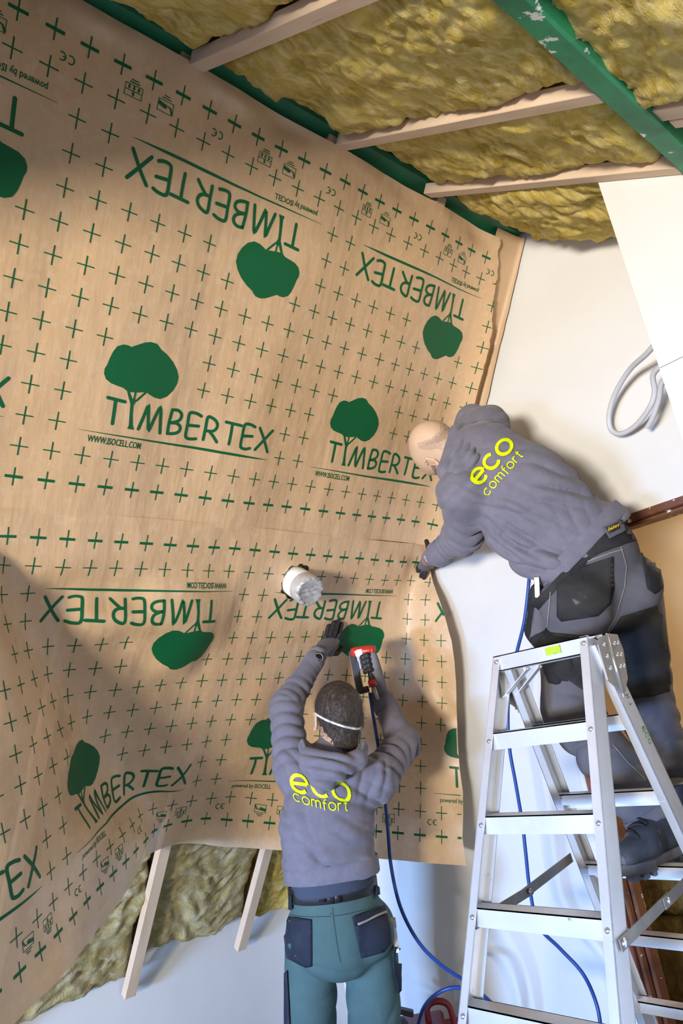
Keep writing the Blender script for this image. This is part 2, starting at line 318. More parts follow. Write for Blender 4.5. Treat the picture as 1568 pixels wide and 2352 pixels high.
# ------------------------------------------------------------------ mineral wool
def wool(name, O, A, B, N, la, lb, seed, label, group, amp=0.03, res=0.011, depth=0.06, m=None, edge_a=(0.0, 0.0), edge_b=(0.0, 0.0), ragged=0.02, sag=0.0, xcut=None):
    """lumpy batt: rectangle O + a*A + b*B (metres), surface bulging against N; all four sides turned back by depth"""
    na = max(8, int(la / res)); nb = max(8, int(lb / res))
    ga, gb = np.meshgrid(np.linspace(0, 1, na), np.linspace(0, 1, nb), indexing='ij')
    O = np.asarray(O, float)
    pa = ga * la; pb = gb * lb
    P3 = np.stack([pa, pb, np.full_like(pa, seed * 3.7)], -1)
    wv = np.stack([fbm(P3 * 3 + 9, 2, seed + 5), fbm(P3 * 3 + 31, 2, seed + 6), np.zeros_like(pa)], -1) * 0.12
    h = amp * (0.9 * fbm((P3 + wv) * 7, 3, seed) + 0.55 * (1 - 2 * np.abs(fbm((P3 + wv) * np.array([11, 17, 1]), 3, seed + 1))) + 0.22 * fbm((P3 + wv * 2) * np.array([40, 75, 1]), 3, seed + 2))
    h += sag * np.sin(np.pi * ga) * np.sin(np.pi * np.clip(gb, 0, 1))
    # ragged outline
    ra = fbm(np.stack([pb * 9, pa * 0 + seed, pa * 0], -1), 4, seed + 8) * ragged + fbm(np.stack([pb * 38, pa * 0 + seed, pa * 0], -1), 3, seed + 10) * ragged * 0.35
    rb_ = fbm(np.stack([pa * 9, pa * 0 + seed + 4, pa * 0], -1), 4, seed + 9) * ragged + fbm(np.stack([pa * 38, pa * 0 + seed, pa * 0], -1), 3, seed + 11) * ragged * 0.35
    pa2 = pa + ra * (ga * 2 - 1); pb2 = pb + rb_ * (gb * 2 - 1)
    ed = np.minimum.reduce([pa, la - pa, pb, lb - pb]); rnd = np.clip(ed / 0.05, 0, 1); h = h - 0.03 * (1 - np.sqrt(1 - (1 - rnd) ** 2))
    Pt = O + pa2[..., None] * A + pb2[..., None] * B - h[..., None] * N
    V = Pt.reshape(-1, 3); idx = np.arange(na * nb).reshape(na, nb)
    F = np.stack([idx[:-1, :-1], idx[1:, :-1], idx[1:, 1:], idx[:-1, 1:]], -1).reshape(-1, 4)
    if np.dot(np.cross(A, B), -np.asarray(N)) < 0: F = F[:, ::-1]
    rim = np.concatenate([idx[:, 0], idx[-1, 1:], idx[-2::-1, -1], idx[0, -2:0:-1]])
    back = V[rim] + np.asarray(N) * depth; n0 = len(V); k = len(rim)
    V = np.concatenate([V, back]); ii = np.arange(k)
    S = np.stack([rim[ii], rim[(ii + 1) % k], n0 + (ii + 1) % k, n0 + ii], -1)
    if np.dot(np.cross(A, B), -np.asarray(N)) >= 0: S = S[:, ::-1]
    me = bpy.data.meshes.new(name); me.from_pydata(V.tolist(), [], F.tolist() + S.tolist()); me.update()
    me.polygons.foreach_set('use_smooth', [True] * len(me.polygons)); me.materials.append(m or M['wool'])
    o = link(bpy.data.objects.new(name, me)); tag(o, label, 'insulation', group)
    return o
cg = 'ceiling insulation batts between battens'
wool('insulation_batt', cp(-0.35, 0.075, 0.026), EX, CD, CN, 1.285, 0.93, 1, 'mineral wool batt left of the first ceiling batten at the top edge', cg, amp=0.035)
wool('insulation_batt', cp(0.995, 0.075, 0.024), EX, CD, CN, 0.507, 0.915, 2, 'large mineral wool batt between the first two ceiling battens', cg, amp=0.034)
wool('insulation_batt', cp(1.563, 0.09, 0.026), EX, CD, CN, 0.392, 0.875, 3, 'mineral wool batt between the middle ceiling batten and the one by the white wall', cg, amp=0.030)
wool('insulation_batt', cp(2.015, 0.07, 0.024), EX, CD, CN, 0.585, 0.72, 4, 'drooping mineral wool batt against the gable wall beside the white wall corner', cg, amp=0.034, sag=0.05)
wool('insulation_batt', cp(0.3, 1.06, 0.02), EX, CD, CN, 1.34, 0.95, 5, 'mineral wool batt to the right of the worn purlin, up to the short batten', cg, amp=0.04, ragged=0.035)
wool('insulation_batt', cp(1.72, 1.13, 0.05), EX, CD, CN, 0.5, 0.8, 6, 'small dark mineral wool piece right of the worn purlin below the short batten', cg, amp=0.03)
sg = 'slope insulation batts under the membrane'
def sbatt(X0, X1, s0, s1, seed, label, m='wool_dark', ragged=0.02, amp=0.028): return wool('insulation_batt', sp(X0, s0, 0.052), EX, SD, NN, X1 - X0, s1 - s0, seed, label, sg, amp=amp, m=M[m], ragged=ragged, depth=0.10)
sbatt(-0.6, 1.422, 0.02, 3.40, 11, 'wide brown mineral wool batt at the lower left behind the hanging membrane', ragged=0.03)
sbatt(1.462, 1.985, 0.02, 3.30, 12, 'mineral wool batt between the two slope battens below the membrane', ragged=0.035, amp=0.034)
sbatt(2.012, 2.545, 0.02, 3.33, 13, 'yellow mineral wool batt behind the standing worker, right of the second slope batten', m='wool', ragged=0.03)
# loose slabs in the room behind the doorway
pk = 'mineral wool slabs in the far room'
def slab(c, hx, hy, hz, yaw, seed, label):
    ca, sa = math.cos(yaw), math.sin(yaw); A = np.array([-sa, ca, 0]); Bv = Z3; N = np.array([ca, sa, 0])
    o = wool('insulation_slab', np.asarray(c, float) - A * hy - Bv * hz, A, Bv, N, 2 * hy, 2 * hz, seed, label, pk, amp=0.02, depth=2 * hx, ragged=0.012, res=0.014, m=M['wool_shaded'])
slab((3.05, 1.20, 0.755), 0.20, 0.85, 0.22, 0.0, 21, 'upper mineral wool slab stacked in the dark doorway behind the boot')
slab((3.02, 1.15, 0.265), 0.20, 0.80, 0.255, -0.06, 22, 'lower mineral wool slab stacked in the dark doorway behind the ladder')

# ------------------------------------------------------------------ membrane sheets
GRID = np.array([193,2123,2209,211,2173,2134,226,2177,2044,240,2171,1953,255,2164,1862,269,2154,1772,283,2144,1682,299,2136,1591,315,2129,1501,333,2119,1411,352,2106,1322,373,2090,1234,393,2078,1146,414,2073,1056,433,2077,967,451,2086,877,469,2097,788,282,2113,2224,300,2162,2149,315,2163,2059,328,2152,1968,341,2140,1878,355,2129,1788,370,2122,1698,387,2118,1608,404,2120,1518,423,2122,1429,442,2113,1341,462,2098,1253,482,2091,1165,500,2095,1075,516,2109,987,531,2125,898,548,2139,809,372,2102,2240,389,2151,2165,403,2145,2074,415,2128,1984,428,2115,1894,443,2108,1804,459,2104,1714,475,2103,1624,494,2108,1535,513,2118,1447,532,2116,1359,551,2110,1272,569,2114,1183,584,2128,1095,596,2149,1007,610,2167,919,627,2180,830,463,2092,2254,477,2141,2179,487,2118,2090,501,2103,2000,517,2098,1910,533,2099,1820,549,2102,1730,565,2106,1641,583,2111,1553,602,2119,1466,621,2126,1377,637,2137,1289,650,2153,1202,659,2175,1117,671,2197,1030,688,2210,941,706,2220,852,555,2084,2266,564,2133,2192,575,2105,2105,591,2105,2015,605,2110,1925,620,2118,1834,634,2129,1744,650,2138,1657,665,2150,1570,679,2163,1488,691,2179,1397,709,2190,1309,722,2206,1222,730,2231,1137,742,2250,1051,762,2258,962,783,2265,873,648,2080,2272,655,2130,2198,649,2158,2114,646,2177,2028,659,2182,1939,679,2185,1851,698,2192,1763,714,2201,1676,731,2211,1591,745,2225,1504,758,2238,1417,771,2255,1329,783,2272,1241,794,2293,1157,809,2308,1071,831,2314,982,854,2318,893,740,2078,2274,743,2127,2196,738,2162,2115,733,2206,2040,730,2237,1959,739,2252,1871,756,2260,1784,777,2264,1698,793,2275,1611,810,2287,1525,825,2299,1439,839,2313,1351,851,2330,1264,861,2352,1177,876,2368,1091,897,2374,1002,921,2377,914,831,2078,2274,832,2125,2194,828,2164,2113,821,2230,2052,817,2265,1971,816,2298,1889,819,2323,1804,835,2333,1718,855,2340,1631,876,2347,1544,877,2372,1458,895,2383,1371,923,2383,1285,929,2408,1198,944,2425,1112,963,2433,1022,985,2440,933,921,2079,2273,921,2128,2195,918,2172,2116,913,2234,2050,906,2244,1961,906,2302,1890,903,2357,1820,904,2390,1738,915,2405,1651,927,2421,1564,933,2443,1478,952,2452,1390,989,2443,1308,999,2462,1220,1012,2481,1132,1029,2492,1043,1046,2505,953,1011,2079,2272,1010,2131,2196,1008,2179,2119,1004,2233,2045,997,2236,1954,994,2301,1890,993,2358,1819,992,2414,1749,990,2453,1670,990,2484,1586,998,2505,1498,1014,2517,1410,1049,2508,1328,1068,2517,1239,1081,2536,1153,1093,2553,1064,1104,2572,975,1101,2080,2271,1099,2132,2196,1098,2184,2121,1095,2224,2038,1088,2234,1948,1084,2307,1893,1082,2360,1819,1081,2413,1747,1079,2468,1677,1076,2512,1601,1075,2550,1519,1082,2575,1433,1103,2581,1344,1137,2572,1260,1150,2590,1173,1156,2615,1085,1158,2642,997,1190,2081,2270,1189,2130,2192,1187,2184,2119,1183,2204,2029,1179,2234,1944,1176,2304,1888,1172,2366,1821,1169,2419,1749,1167,2471,1676,1165,2526,1606,1162,2575,1534,1159,2619,1454,1169,2641,1365,1202,2631,1280,1216,2647,1193,1216,2678,1107,1212,2713,1022,1279,2082,2269,1278,2131,2192,1276,2181,2115,1273,2199,2026,1271,2234,1942,1266,2296,1876,1262,2355,1809,1258,2423,1749,1256,2472,1674,1255,2529,1606,1252,2582,1534,1249,2634,1463,1248,2683,1388,1264,2693,1300,1285,2701,1212,1276,2741,1130,1266,2782,1048,1369,2082,2268,1366,2134,2192,1364,2186,2117,1363,2205,2027,1362,2241,1943,1358,2298,1872,1353,2362,1809,1347,2429,1750,1346,2479,1678,1344,2529,1603,1342,2583,1532,1339,2617,1449,1340,2689,1396,1337,2740,1320,1348,2758,1233,1334,2805,1156,1328,2845,1073,1459,2083,2267,1455,2137,2193,1452,2190,2120,1453,2218,2032,1451,2261,1952,1446,2319,1885,1439,2389,1827,1437,2442,1756,1435,2491,1682,1432,2543,1610,1430,2594,1536,1431,2617,1448,1428,2673,1376,1425,2745,1322,1422,2800,1249,1415,2844,1169,1408,2887,1088,1551,2085,2264,1547,2139,2191,1544,2192,2118,1540,2242,2043,1536,2292,1969,1533,2344,1898,1531,2392,1824,1528,2443,1750,1526,2493,1677,1522,2543,1604,1520,2595,1533,1517,2645,1460,1516,2695,1390,1513,2748,1317,1511,2802,1245,1505,2846,1164,1499,2894,1086,1643,2087,2261,1639,2138,2186,1635,2189,2111,1632,2238,2036,1628,2289,1961,1625,2337,1886,1622,2387,1813,1619,2436,1739,1617,2486,1666,1614,2540,1594,1611,2589,1521,1608,2637,1448,1607,2692,1379,1604,2747,1310,1599,2792,1230,1590,2827,1145,1581,2862,1061,1734,2089,2258,1731,2136,2179,1727,2187,2106,1724,2241,2034,1720,2292,1960,1717,2338,1883,1714,2390,1810,1710,2434,1732,1708,2482,1657,1705,2535,1585,1703,2592,1517,1697,2620,1431,1697,2684,1367,1693,2736,1293,1679,2759,1205,1663,2781,1118,1652,2811,1032,1826,2091,2256,1823,2137,2177,1819,2188,2103,1816,2244,2033,1812,2295,1959,1809,2342,1882,1805,2393,1808,1802,2437,1729,1800,2482,1652,1797,2538,1582,1794,2592,1510,1788,2613,1422,1784,2668,1350,1778,2710,1270,1760,2728,1182,1741,2742,1094,1724,2761,1006,1918,2092,2254,1915,2142,2177,1911,2191,2102,1908,2246,2031,1904,2297,1957,1900,2350,1883,1897,2400,1809,1894,2442,1729,1892,2489,1652,1889,2540,1578,1885,2587,1501,1879,2617,1416,1873,2654,1333,1859,2675,1245,1839,2687,1157,1820,2701,1070,1798,2711,982,2010,2094,2251,2007,2146,2176,2003,2200,2105,1999,2248,2028,1996,2299,1954,1992,2353,1881,1989,2401,1806,1986,2446,1728,1984,2495,1653,1980,2537,1572,1975,2573,1488,1967,2602,1401,1956,2624,1313,1939,2638,1224,1918,2647,1135,1895,2654,1047,1869,2657,959,2102,2096,2249,2099,2148,2175,2095,2200,2100,2091,2248,2025,2088,2301,1952,2084,2352,1878,2081,2400,1801,2077,2442,1721,2074,2481,1640,2068,2517,1557,2059,2544,1469,2047,2562,1380,2030,2575,1291,2009,2585,1202,1986,2591,1113,1962,2596,1025,1937,2600,937,2193,2097,2246,2191,2143,2167,2187,2191,2091,2183,2249,2022,2180,2303,1950,2176,2350,1873,2172,2389,1791,2166,2422,1707,2160,2454,1622,2152,2484,1537,2134,2497,1448,2114,2505,1359,2093,2513,1270,2071,2520,1181,2048,2526,1093,2024,2532,1004,2000,2537,916,2285,2099,2244,2283,2142,2163,2279,2189,2087,2275,2253,2022,2272,2302,1945,2266,2337,1862,2259,2364,1776,2251,2392,1690,2240,2414,1602,2226,2436,1513,2193,2429,1429,2169,2435,1340,2147,2442,1251,2126,2450,1162,2105,2458,1073,2082,2464,985,2058,2469,896,2376,2100,2243,2374,2144,2162,2370,2197,2089,2367,2252,2018,2361,2285,1933,2352,2307,1845,2338,2323,1756,2329,2348,1670,2315,2368,1581,2293,2378,1493,2263,2376,1406,2233,2374,1319,2206,2375,1231,2182,2381,1143,2163,2389,1053,2137,2394,965,2113,2399,877,2467,2101,2242,2465,2150,2165,2462,2198,2087,2453,2224,2001,2439,2241,1913,2428,2260,1825,2415,2279,1736,2400,2296,1647,2382,2311,1558,2362,2323,1470,2336,2328,1381,2306,2324,1295,2273,2318,1209,2245,2318,1122,2218,2320,1034,2193,2324,946,2169,2329,857,2559,2102,2234,2549,2120,2145,2522,2134,2058,2477,2139,1978,2470,2159,1890,2459,2178,1801,2448,2197,1713,2437,2216,1625,2429,2236,1537,2416,2253,1448,2403,2270,1359,2377,2273,1271,2347,2270,1184,2317,2267,1097,2288,2266,1010,2257,2263,924,2230,2264,837,2576,2016,2215,2567,2033,2126,2546,2047,2038,2508,2056,1956,2485,2071,1869,2470,2089,1781,2470,2111,1692,2468,2132,1604,2466,2155,1516,2447,2171,1427,2453,2196,1339,2441,2211,1250,2415,2215,1162,2387,2214,1074,2358,2212,987,2326,2207,902,2296,2204,815,2575,1926,2199,2574,1943,2109,2564,1959,2020,2537,1972,1933,2509,1985,1848,2492,2002,1760,2489,2024,1671,2490,2046,1582,2491,2069,1494,2488,2091,1406,2497,2118,1320,2496,2140,1231,2478,2151,1141,2451,2152,1054,2424,2152,967,2395,2150,880,2365,2148,793,2575,1836,2183,2575,1853,2093,2574,1870,2003,2559,1885,1914,2536,1900,1826,2517,1917,1738,2509,1937,1649,2511,1960,1560,2518,1984,1472,2528,2011,1385,2541,2040,1299,2546,2066,1212,2538,2084,1122,2517,2092,1033,2491,2094,945,2463,2093,858,2434,2092,771], float).reshape(30, 17, 3) / 1000.0     # lower sheet, one node per printed cell, columns -5..24, rows -1..15
_pd = (GRID - np.array([0, 0, H])) @ NN - KP + 0.006
GRID = GRID - np.clip(_pd, 0, None)[..., None] * NN                 # never behind the batten faces
def _cr(t): return np.stack([-0.5 * t + t * t - 0.5 * t ** 3, 1 - 2.5 * t * t + 1.5 * t ** 3, 0.5 * t + 2 * t * t - 1.5 * t ** 3, -0.5 * t * t + 0.5 * t ** 3], -1)
def sheet2(i, j):
    a = np.clip(np.asarray(i, float) + 5, 0, 28.999); b = np.clip(np.asarray(j, float) + 1, 0, 15.999)
    ia = np.floor(a).astype(int); ib = np.floor(b).astype(int); wa = _cr(a - ia); wb = _cr(b - ib); out = 0
    for k in range(4):
        for l in range(4):
            out = out + (wa[..., k] * wb[..., l])[..., None] * GRID[np.clip(ia + k - 1, 0, 29), np.clip(ib + l - 1, 0, 16)]
    return out
def wr2(i, j):        # fine creases of the loose sheet
    p = np.stack([i * 0.55 + 0.12 * j, j * 0.13, i * 0], -1); q = np.stack([i * 0.9 - 0.5 * j, j * 0.5 + 0.3 * i, i * 0 + 5], -1)
    return 0.0055 * fbm(p * 1.3, 3, 41) * np.clip(j / 5, 0.2, 1) + 0.0022 * (1 - 2 * np.abs(fbm(q * 0.8, 2, 42)))
def S2(p, q, off=0.0):
    i = 13 - np.asarray(p, float); j = 13 - np.asarray(q, float); e = 0.05
    P0 = sheet2(i, j); a = sheet2(i + e, j) - sheet2(i - e, j); b = sheet2(i, j + e) - sheet2(i, j - e)
    n = np.cross(b, a); n /= np.linalg.norm(n, axis=-1, keepdims=True) + 1e-12      # towards the room
    return P0 + n * (wr2(i, j) + off + 0.004)[..., None]
UE = ([-1.2, -0.4, 1.1, 3.1, 7.3, 11.1, 13.0, 15.1], [21.55, 21.62, 21.95, 22.25, 22.35, 22.5, 22.5, 22.55])
_ub = (np.array([0.945, 1.512, 2.083, 2.555]) - ORG[0]) / CELL
def S1(p, q, off=0.0):
    u = np.asarray(p, float); v = np.asarray(q, float)
    d = np.min(np.abs(u[..., None] - _ub + 0.06 * v[..., None]), -1)               # distance to the nearest batten, in cells
    bag = -0.010 * np.clip(d / 2.5, 0, 1) ** 1.5                                    # hangs back a little between battens
    w = 0.0042 * fbm(np.stack([u * 0.5, v * 0.10, u * 0], -1), 3, 51) + 0.0020 * (1 - 2 * np.abs(fbm(np.stack([u * 0.55 + 0.3 * v, v * 0.35 - 0.2 * u, u * 0 + 3], -1), 2, 52)))
    top = 0.020 * np.exp(-((v + 0.75) / 0.35) ** 2) * fbm(np.stack([u * 0.45, v * 0, u * 0], -1), 2, 53)      # buckles under the ridge
    ue = np.interp(v, UE[0], UE[1]); curl = 0.05 * np.clip((u - ue + 1.4) / 1.4, 0, 1) ** 2 * np.clip((v + 1) / 5, 0.15, 1)
    h = bag + w + top + curl + 0.007 + off
    return ORG + CELL * (u[..., None] * E1 + v[..., None] * E2) - NN * h[..., None]
IE = ([-1, 0, 1, 2, 3, 4, 5, 6, 7, 8, 9, 10, 11, 12, 13, 14.2], [20.55, 20.8, 21.2, 21.75, 22.2, 22.55, 22.7, 22.75, 22.75, 22.8, 22.8, 22.85, 23.0, 23.0, 22.95, 23.1])
def in1(p, q): return (p < np.interp(q, UE[0], UE[1]) - 0.02) & (q > -1.1)
HOLE = (12.58, 1.30, 0.76, 0.86)           # where the pipe comes through, in cells of the lower sheet
def in2(p, q):
    i = 13 - p; j = 13 - q
    return (i < np.interp(j, IE[0], IE[1]) - 0.02) & (((i - HOLE[0]) / HOLE[2]) ** 2 + ((j - HOLE[1]) / HOLE[3]) ** 2 > 1.02)
def grid_mesh(name, P, keep, m):
    nu, nv = P.shape[:2]; idx = np.arange(nu * nv).reshape(nu, nv)
    F = np.stack([idx[:-1, :-1], idx[1:, :-1], idx[1:, 1:], idx[:-1, 1:]], -1).reshape(-1, 4)
    if keep is not None: F = F[keep.reshape(-1)]
    used = np.unique(F); mp = -np.ones(nu * nv, int); mp[used] = np.arange(len(used))
    return obj(name, P.reshape(-1, 3)[used], mp[F], m, None, True)
def edge_jag(v, seed): return fbm(np.stack([v * 3.1, v * 0 + seed, v * 0], -1), 3, seed)
# upper sheet
vv = np.linspace(-1.05, 14.12, 190); tt = np.linspace(0, 1, 400)
T_, V_ = np.meshgrid(tt, vv, indexing='ij')
ue = np.interp(V_, UE[0], UE[1]) + 0.22 * edge_jag(V_, 60) * np.clip(1 - V_ / 6, 0.1, 1) * (T_ ** 8)
U_ = -11.5 + (ue + 11.5) * T_
up_sheet = tag(grid_mesh('membrane_sheet', S1(U_, V_, 0.006), None, M['membrane']), 'upper brown kraft vapour membrane sheet with green print, stapled under the ridge', 'membrane', 'membrane sheets')
# lower sheet
jj = np.linspace(-0.95, 14.12, 260); T_, J_ = np.meshgrid(np.linspace(0, 1, 460), jj, indexing='ij')
ie = np.interp(J_, IE[0], IE[1]); I_ = -5 + (ie + 5) * T_
Jb = J_ + 0.05 * fbm(np.stack([I_ * 0.6, I_ * 0, I_ * 0], -1), 3, 61) * (J_ / 14.0) ** 6
P2 = S2(13 - I_, 13 - Jb)
ci = (I_[:-1, :-1] + I_[1:, 1:]) / 2; cj = (Jb[:-1, :-1] + Jb[1:, 1:]) / 2; ang = np.arctan2(cj - HOLE[1], ci - HOLE[0])
rr_ = np.sqrt(((ci - HOLE[0]) / HOLE[2]) ** 2 + ((cj - HOLE[1]) / HOLE[3]) ** 2)
low_sheet = tag(grid_mesh('membrane_sheet', P2, rr_ > 0.98 + 0.06 * np.sin(ang * 5 + 1) + 0.04 * np.sin(ang * 11), M['membrane']), 'lower brown kraft vapour membrane sheet hanging loose, with a round pipe hole', 'membrane', 'membrane sheets')
# narrow edge strip folded into the gable corner
sv = np.linspace(0, 1, 60); cols = []
for t in sv:
    s = -0.03 + t * 1.55
    y_, z_ = sp(0, s)[1:]
    w = 0.012 + 0.075 * t
    j1 = 0.004 * edge_jag(np.array([t * 9.0]), 70)[0]
    row = [sp(2.44 - 0.05 * t, s, -0.001), sp(2.53, s, -0.012), sp(2.572, s, -0.022), np.array([G - 0.012, y_ - 0.022, z_ - 0.014]), np.array([G - 0.012 - 0.006 * t, y_ - 0.03 - w + j1, z_ - 0.016])]
    cols.append(row)
M['strip'] = mat('kraft_membrane_reverse', (0.60, 0.42, 0.26), rough=0.42, spec=0.4, var=((0.55, 0.37, 0.21), 4, 4, 0.4, 0.7))
strip_o = tag(grid_mesh('edge_strip', np.array(cols), None, M['strip']), 'narrow plain membrane strip, reverse side out, folded into the gable corner', 'membrane')

# ------------------------------------------------------------------ print on the membrane
LW = 0.118
LOGO = [[(0.8, 1.22), (1.41, 1.19)], [(1.08, 1.17), (1.1, 0.8), (1.12, 0.38)],
 [(2.08, 0.35), (2.19, 0.81), (2.29, 1.2), (2.38, 0.74), (2.48, 0.37), (2.61, 0.83), (2.75, 1.22), (2.86, 0.78), (2.94, 0.33)],
 [(3.25, 1.23), (3.22, 0.76), (3.24, 0.36)], [(3.25, 1.23), (3.47, 1.25), (3.62, 1.17), (3.66, 1.06), (3.62, 0.93), (3.49, 0.83), (3.29, 0.76)], [(3.29, 0.76), (3.5, 0.78), (3.65, 0.72), (3.71, 0.62), (3.66, 0.48), (3.48, 0.39), (3.24, 0.36)],
 [(4.46, 1.21), (4.24, 1.27), (3.97, 1.23), (3.97, 0.81), (3.98, 0.42), (4.06, 0.31), (4.24, 0.3), (4.43, 0.34)], [(4.01, 0.79), (4.44, 0.82)],
 [(4.73, 0.36), (4.73, 0.78), (4.73, 1.22), (4.97, 1.2), (5.12, 1.1), (5.18, 0.95), (5.12, 0.8), (4.97, 0.72), (4.76, 0.71)], [(4.91, 0.71), (5.1, 0.55), (5.29, 0.36)],
 [(5.5, 1.18), (5.81, 1.17), (6.16, 1.16)], [(5.78, 1.17), (5.8, 0.74), (5.8, 0.37)],
 [(6.79, 1.21), (6.56, 1.27), (6.3, 1.22), (6.3, 0.77), (6.32, 0.41), (6.39, 0.31), (6.59, 0.29), (6.77, 0.35)], [(6.32, 0.78), (6.76, 0.83)],
 [(7.02, 1.21), (7.32, 0.82), (7.64, 0.32)], [(7.67, 1.2), (7.33, 0.76), (7.01, 0.33)]]
CROWN = [(1.38, 1.58), (1.27, 1.64), (1.04, 1.67), (0.81, 1.71), (0.62, 1.81), (0.52, 1.98), (0.51, 2.14), (0.57, 2.29), (0.61, 2.51), (0.68, 2.76), (0.78, 2.95), (0.98, 3.06), (1.15, 3.07), (1.26, 3.04), (1.48, 3.17), (1.7, 3.3), (1.92, 3.37), (2.13, 3.36), (2.25, 3.28), (2.32, 3.21), (2.59, 3.09), (2.88, 2.89), (3.09, 2.66), (3.22, 2.42), (3.21, 2.16), (3.1, 1.89), (2.91, 1.65), (2.67, 1.52), (2.45, 1.53), (2.22, 1.61), (2.13, 1.67), (1.91, 1.61), (1.62, 1.56), (1.44, 1.55)]
TRUNK = [[(1.62, 1.15), (1.66, 0.82), (1.71, 0.43), (1.68, 0.29), (1.93, 0.29), (1.85, 0.45), (1.77, 0.83), (1.74, 1.12), (1.82, 1.31), (1.70, 1.36), (1.54, 1.31)], [(1.38, 1.62), (1.5, 1.58), (1.64, 1.36), (1.55, 1.28)], [(1.68, 1.32), (1.69, 1.6), (1.76, 1.6), (1.75, 1.32)], [(1.76, 1.3), (2.06, 1.66), (2.17, 1.68), (1.83, 1.27)]]
LINE = [(0, 0.0, 0.01), (1.5, 0.0, 0.045), (3.4, -0.01, 0.075), (5.0, 0.0, 0.105), (6.4, 0.0, 0.10), (7.2, 0.0, 0.055), (7.72, 0.0, 0.01)]
class Print:                              # flat artwork in sheet cells, later laid on the sheet
    def __init__(s): s.v = []; s.f = []
    def ribbon(s, pts, w, caps=True, step=0.22):
        ws = w if hasattr(w, '__len__') else [w] * len(pts); P = [np.array(pts[0], float)]; W = [ws[0]]
        for k in range(len(pts) - 1):
            a, b = np.array(pts[k], float), np.array(pts[k + 1], float); n = max(1, int(np.linalg.norm(b - a) / step + 0.999))
            for m in range(1, n + 1): P.append(a + (b - a) * m / n); W.append(ws[k] + (ws[k + 1] - ws[k]) * m / n)
        n0 = len(s.v); L = len(P)
        for k in range(L):
            t = P[min(k + 1, L - 1)] - P[max(k - 1, 0)]; t /= np.linalg.norm(t) + 1e-9; nrm = np.array([-t[1], t[0]])
            mi = 1.0
            if 0 < k < L - 1:
                t1 = P[k] - P[k - 1]; t1 /= np.linalg.norm(t1) + 1e-9; mi = min(1.6, 1 / max(0.3, abs(np.dot(t1, t))))
            s.v += [P[k] + nrm * W[k] / 2 * mi, P[k] - nrm * W[k] / 2 * mi]
        for k in range(L - 1): s.f.append((n0 + 2 * k, n0 + 2 * k + 1, n0 + 2 * k + 3, n0 + 2 * k + 2))
        if caps:
            for k in (0, L - 1):
                c = len(s.v); s.v.append(P[k])
                for a in range(10): s.v.append(P[k] + W[k] / 2 * np.array([math.cos(a * 0.62832), math.sin(a * 0.62832)]))
                for a in range(10): s.f.append((c, c + 1 + a, c + 1 + (a + 1) % 10))
        return s
    def smooth_ribbon(s, pts, w):
        q = [np.array([p[0], p[1], 0.0]) for p in pts]
        return s.ribbon([c[:2] for c in (spline(q, 4) if len(q) > 2 else q)], w)
    def poly(s, pts, step=None):
        pts = [np.array(p, float) for p in pts]; n = len(pts); ex = []
        if step:
            A = np.array(pts); lo = A.min(0); hi = A.max(0)
            for x in np.arange(lo[0] + step / 2, hi[0], step):
                for y in np.arange(lo[1] + step / 2, hi[1], step):
                    ex.append((x, y))
        vs = [Vector(p) for p in pts] + [Vector(p) for p in ex]
        r = geometry.delaunay_2d_cdt(vs, [], [list(range(n))], 1, 1e-5)
        n0 = len(s.v); s.v += [np.array(v[:2]) for v in r[0]]; s.f += [tuple(n0 + i for i in f) for f in r[2]]
        return s
    def text(s, body, size, width, at0, shear=0.0):
        cu = bpy.data.curves.new('t', 'FONT'); cu.body = body; cu.size = 1.0; cu.resolution_u = 2; cu.offset = 0.015; cu.shear = shear
        o = bpy.data.objects.new('t', cu); me = o.to_mesh()
        V = np.array([v.co[:2] for v in me.vertices]); Fs = [tuple(p.vertices) for p in me.polygons]
        lo = V.min(0); hi = V.max(0); V = (V - np.array([lo[0], 0])) * np.array([width / (hi[0] - lo[0]), size / 0.72])
        n0 = len(s.v); s.v += [v + np.array(at0) for v in V]; s.f += [tuple(n0 + i for i in f) for f in Fs]
        o.to_mesh_clear(); bpy.data.objects.remove(o); bpy.data.curves.remove(cu); return s
    def merged(s, o, T):                  # append another print through T: (n,2)->(n,2)
        n0 = len(s.v); s.v += list(T(np.array(o.v))); s.f += [tuple(n0 + i for i in f) for f in o.f]; return s
    def lay(s, name, surf, inside, m, parent, off=0.0012):
        V = np.array(s.v); c = np.array([V[list(f)].mean(0) for f in s.f]); keep = inside(c[:, 0], c[:, 1]); F = [f for f, k in zip(s.f, keep) if k]
        if not F: return None
        used = sorted({i for f in F for i in f}); mp = {u: k for k, u in enumerate(used)}; V = V[used]
        P = surf(V[:, 0], V[:, 1], off)
        return obj(name, P, [tuple(mp[i] for i in f) for f in F], m, parent, True)
def logo_art(kind):
    a = Print()
    for st in LOGO: a.smooth_ribbon(st, LW)
    a.poly(CROWN, 0.25)
    for t in TRUNK: a.poly(t)
    a.ribbon([(x, y) for x, y, w in LINE], [w for x, y, w in LINE], caps=False)
    if kind == 'W': a.text('WWW.ISOCELL.COM', 0.235, 1.93, (0.38, -0.35))
    else: a.text('powered by ISOCELL', 0.20, 1.92, (0.33, -0.35))
    return a
art_W, art_P = logo_art('W'), logo_art('P')
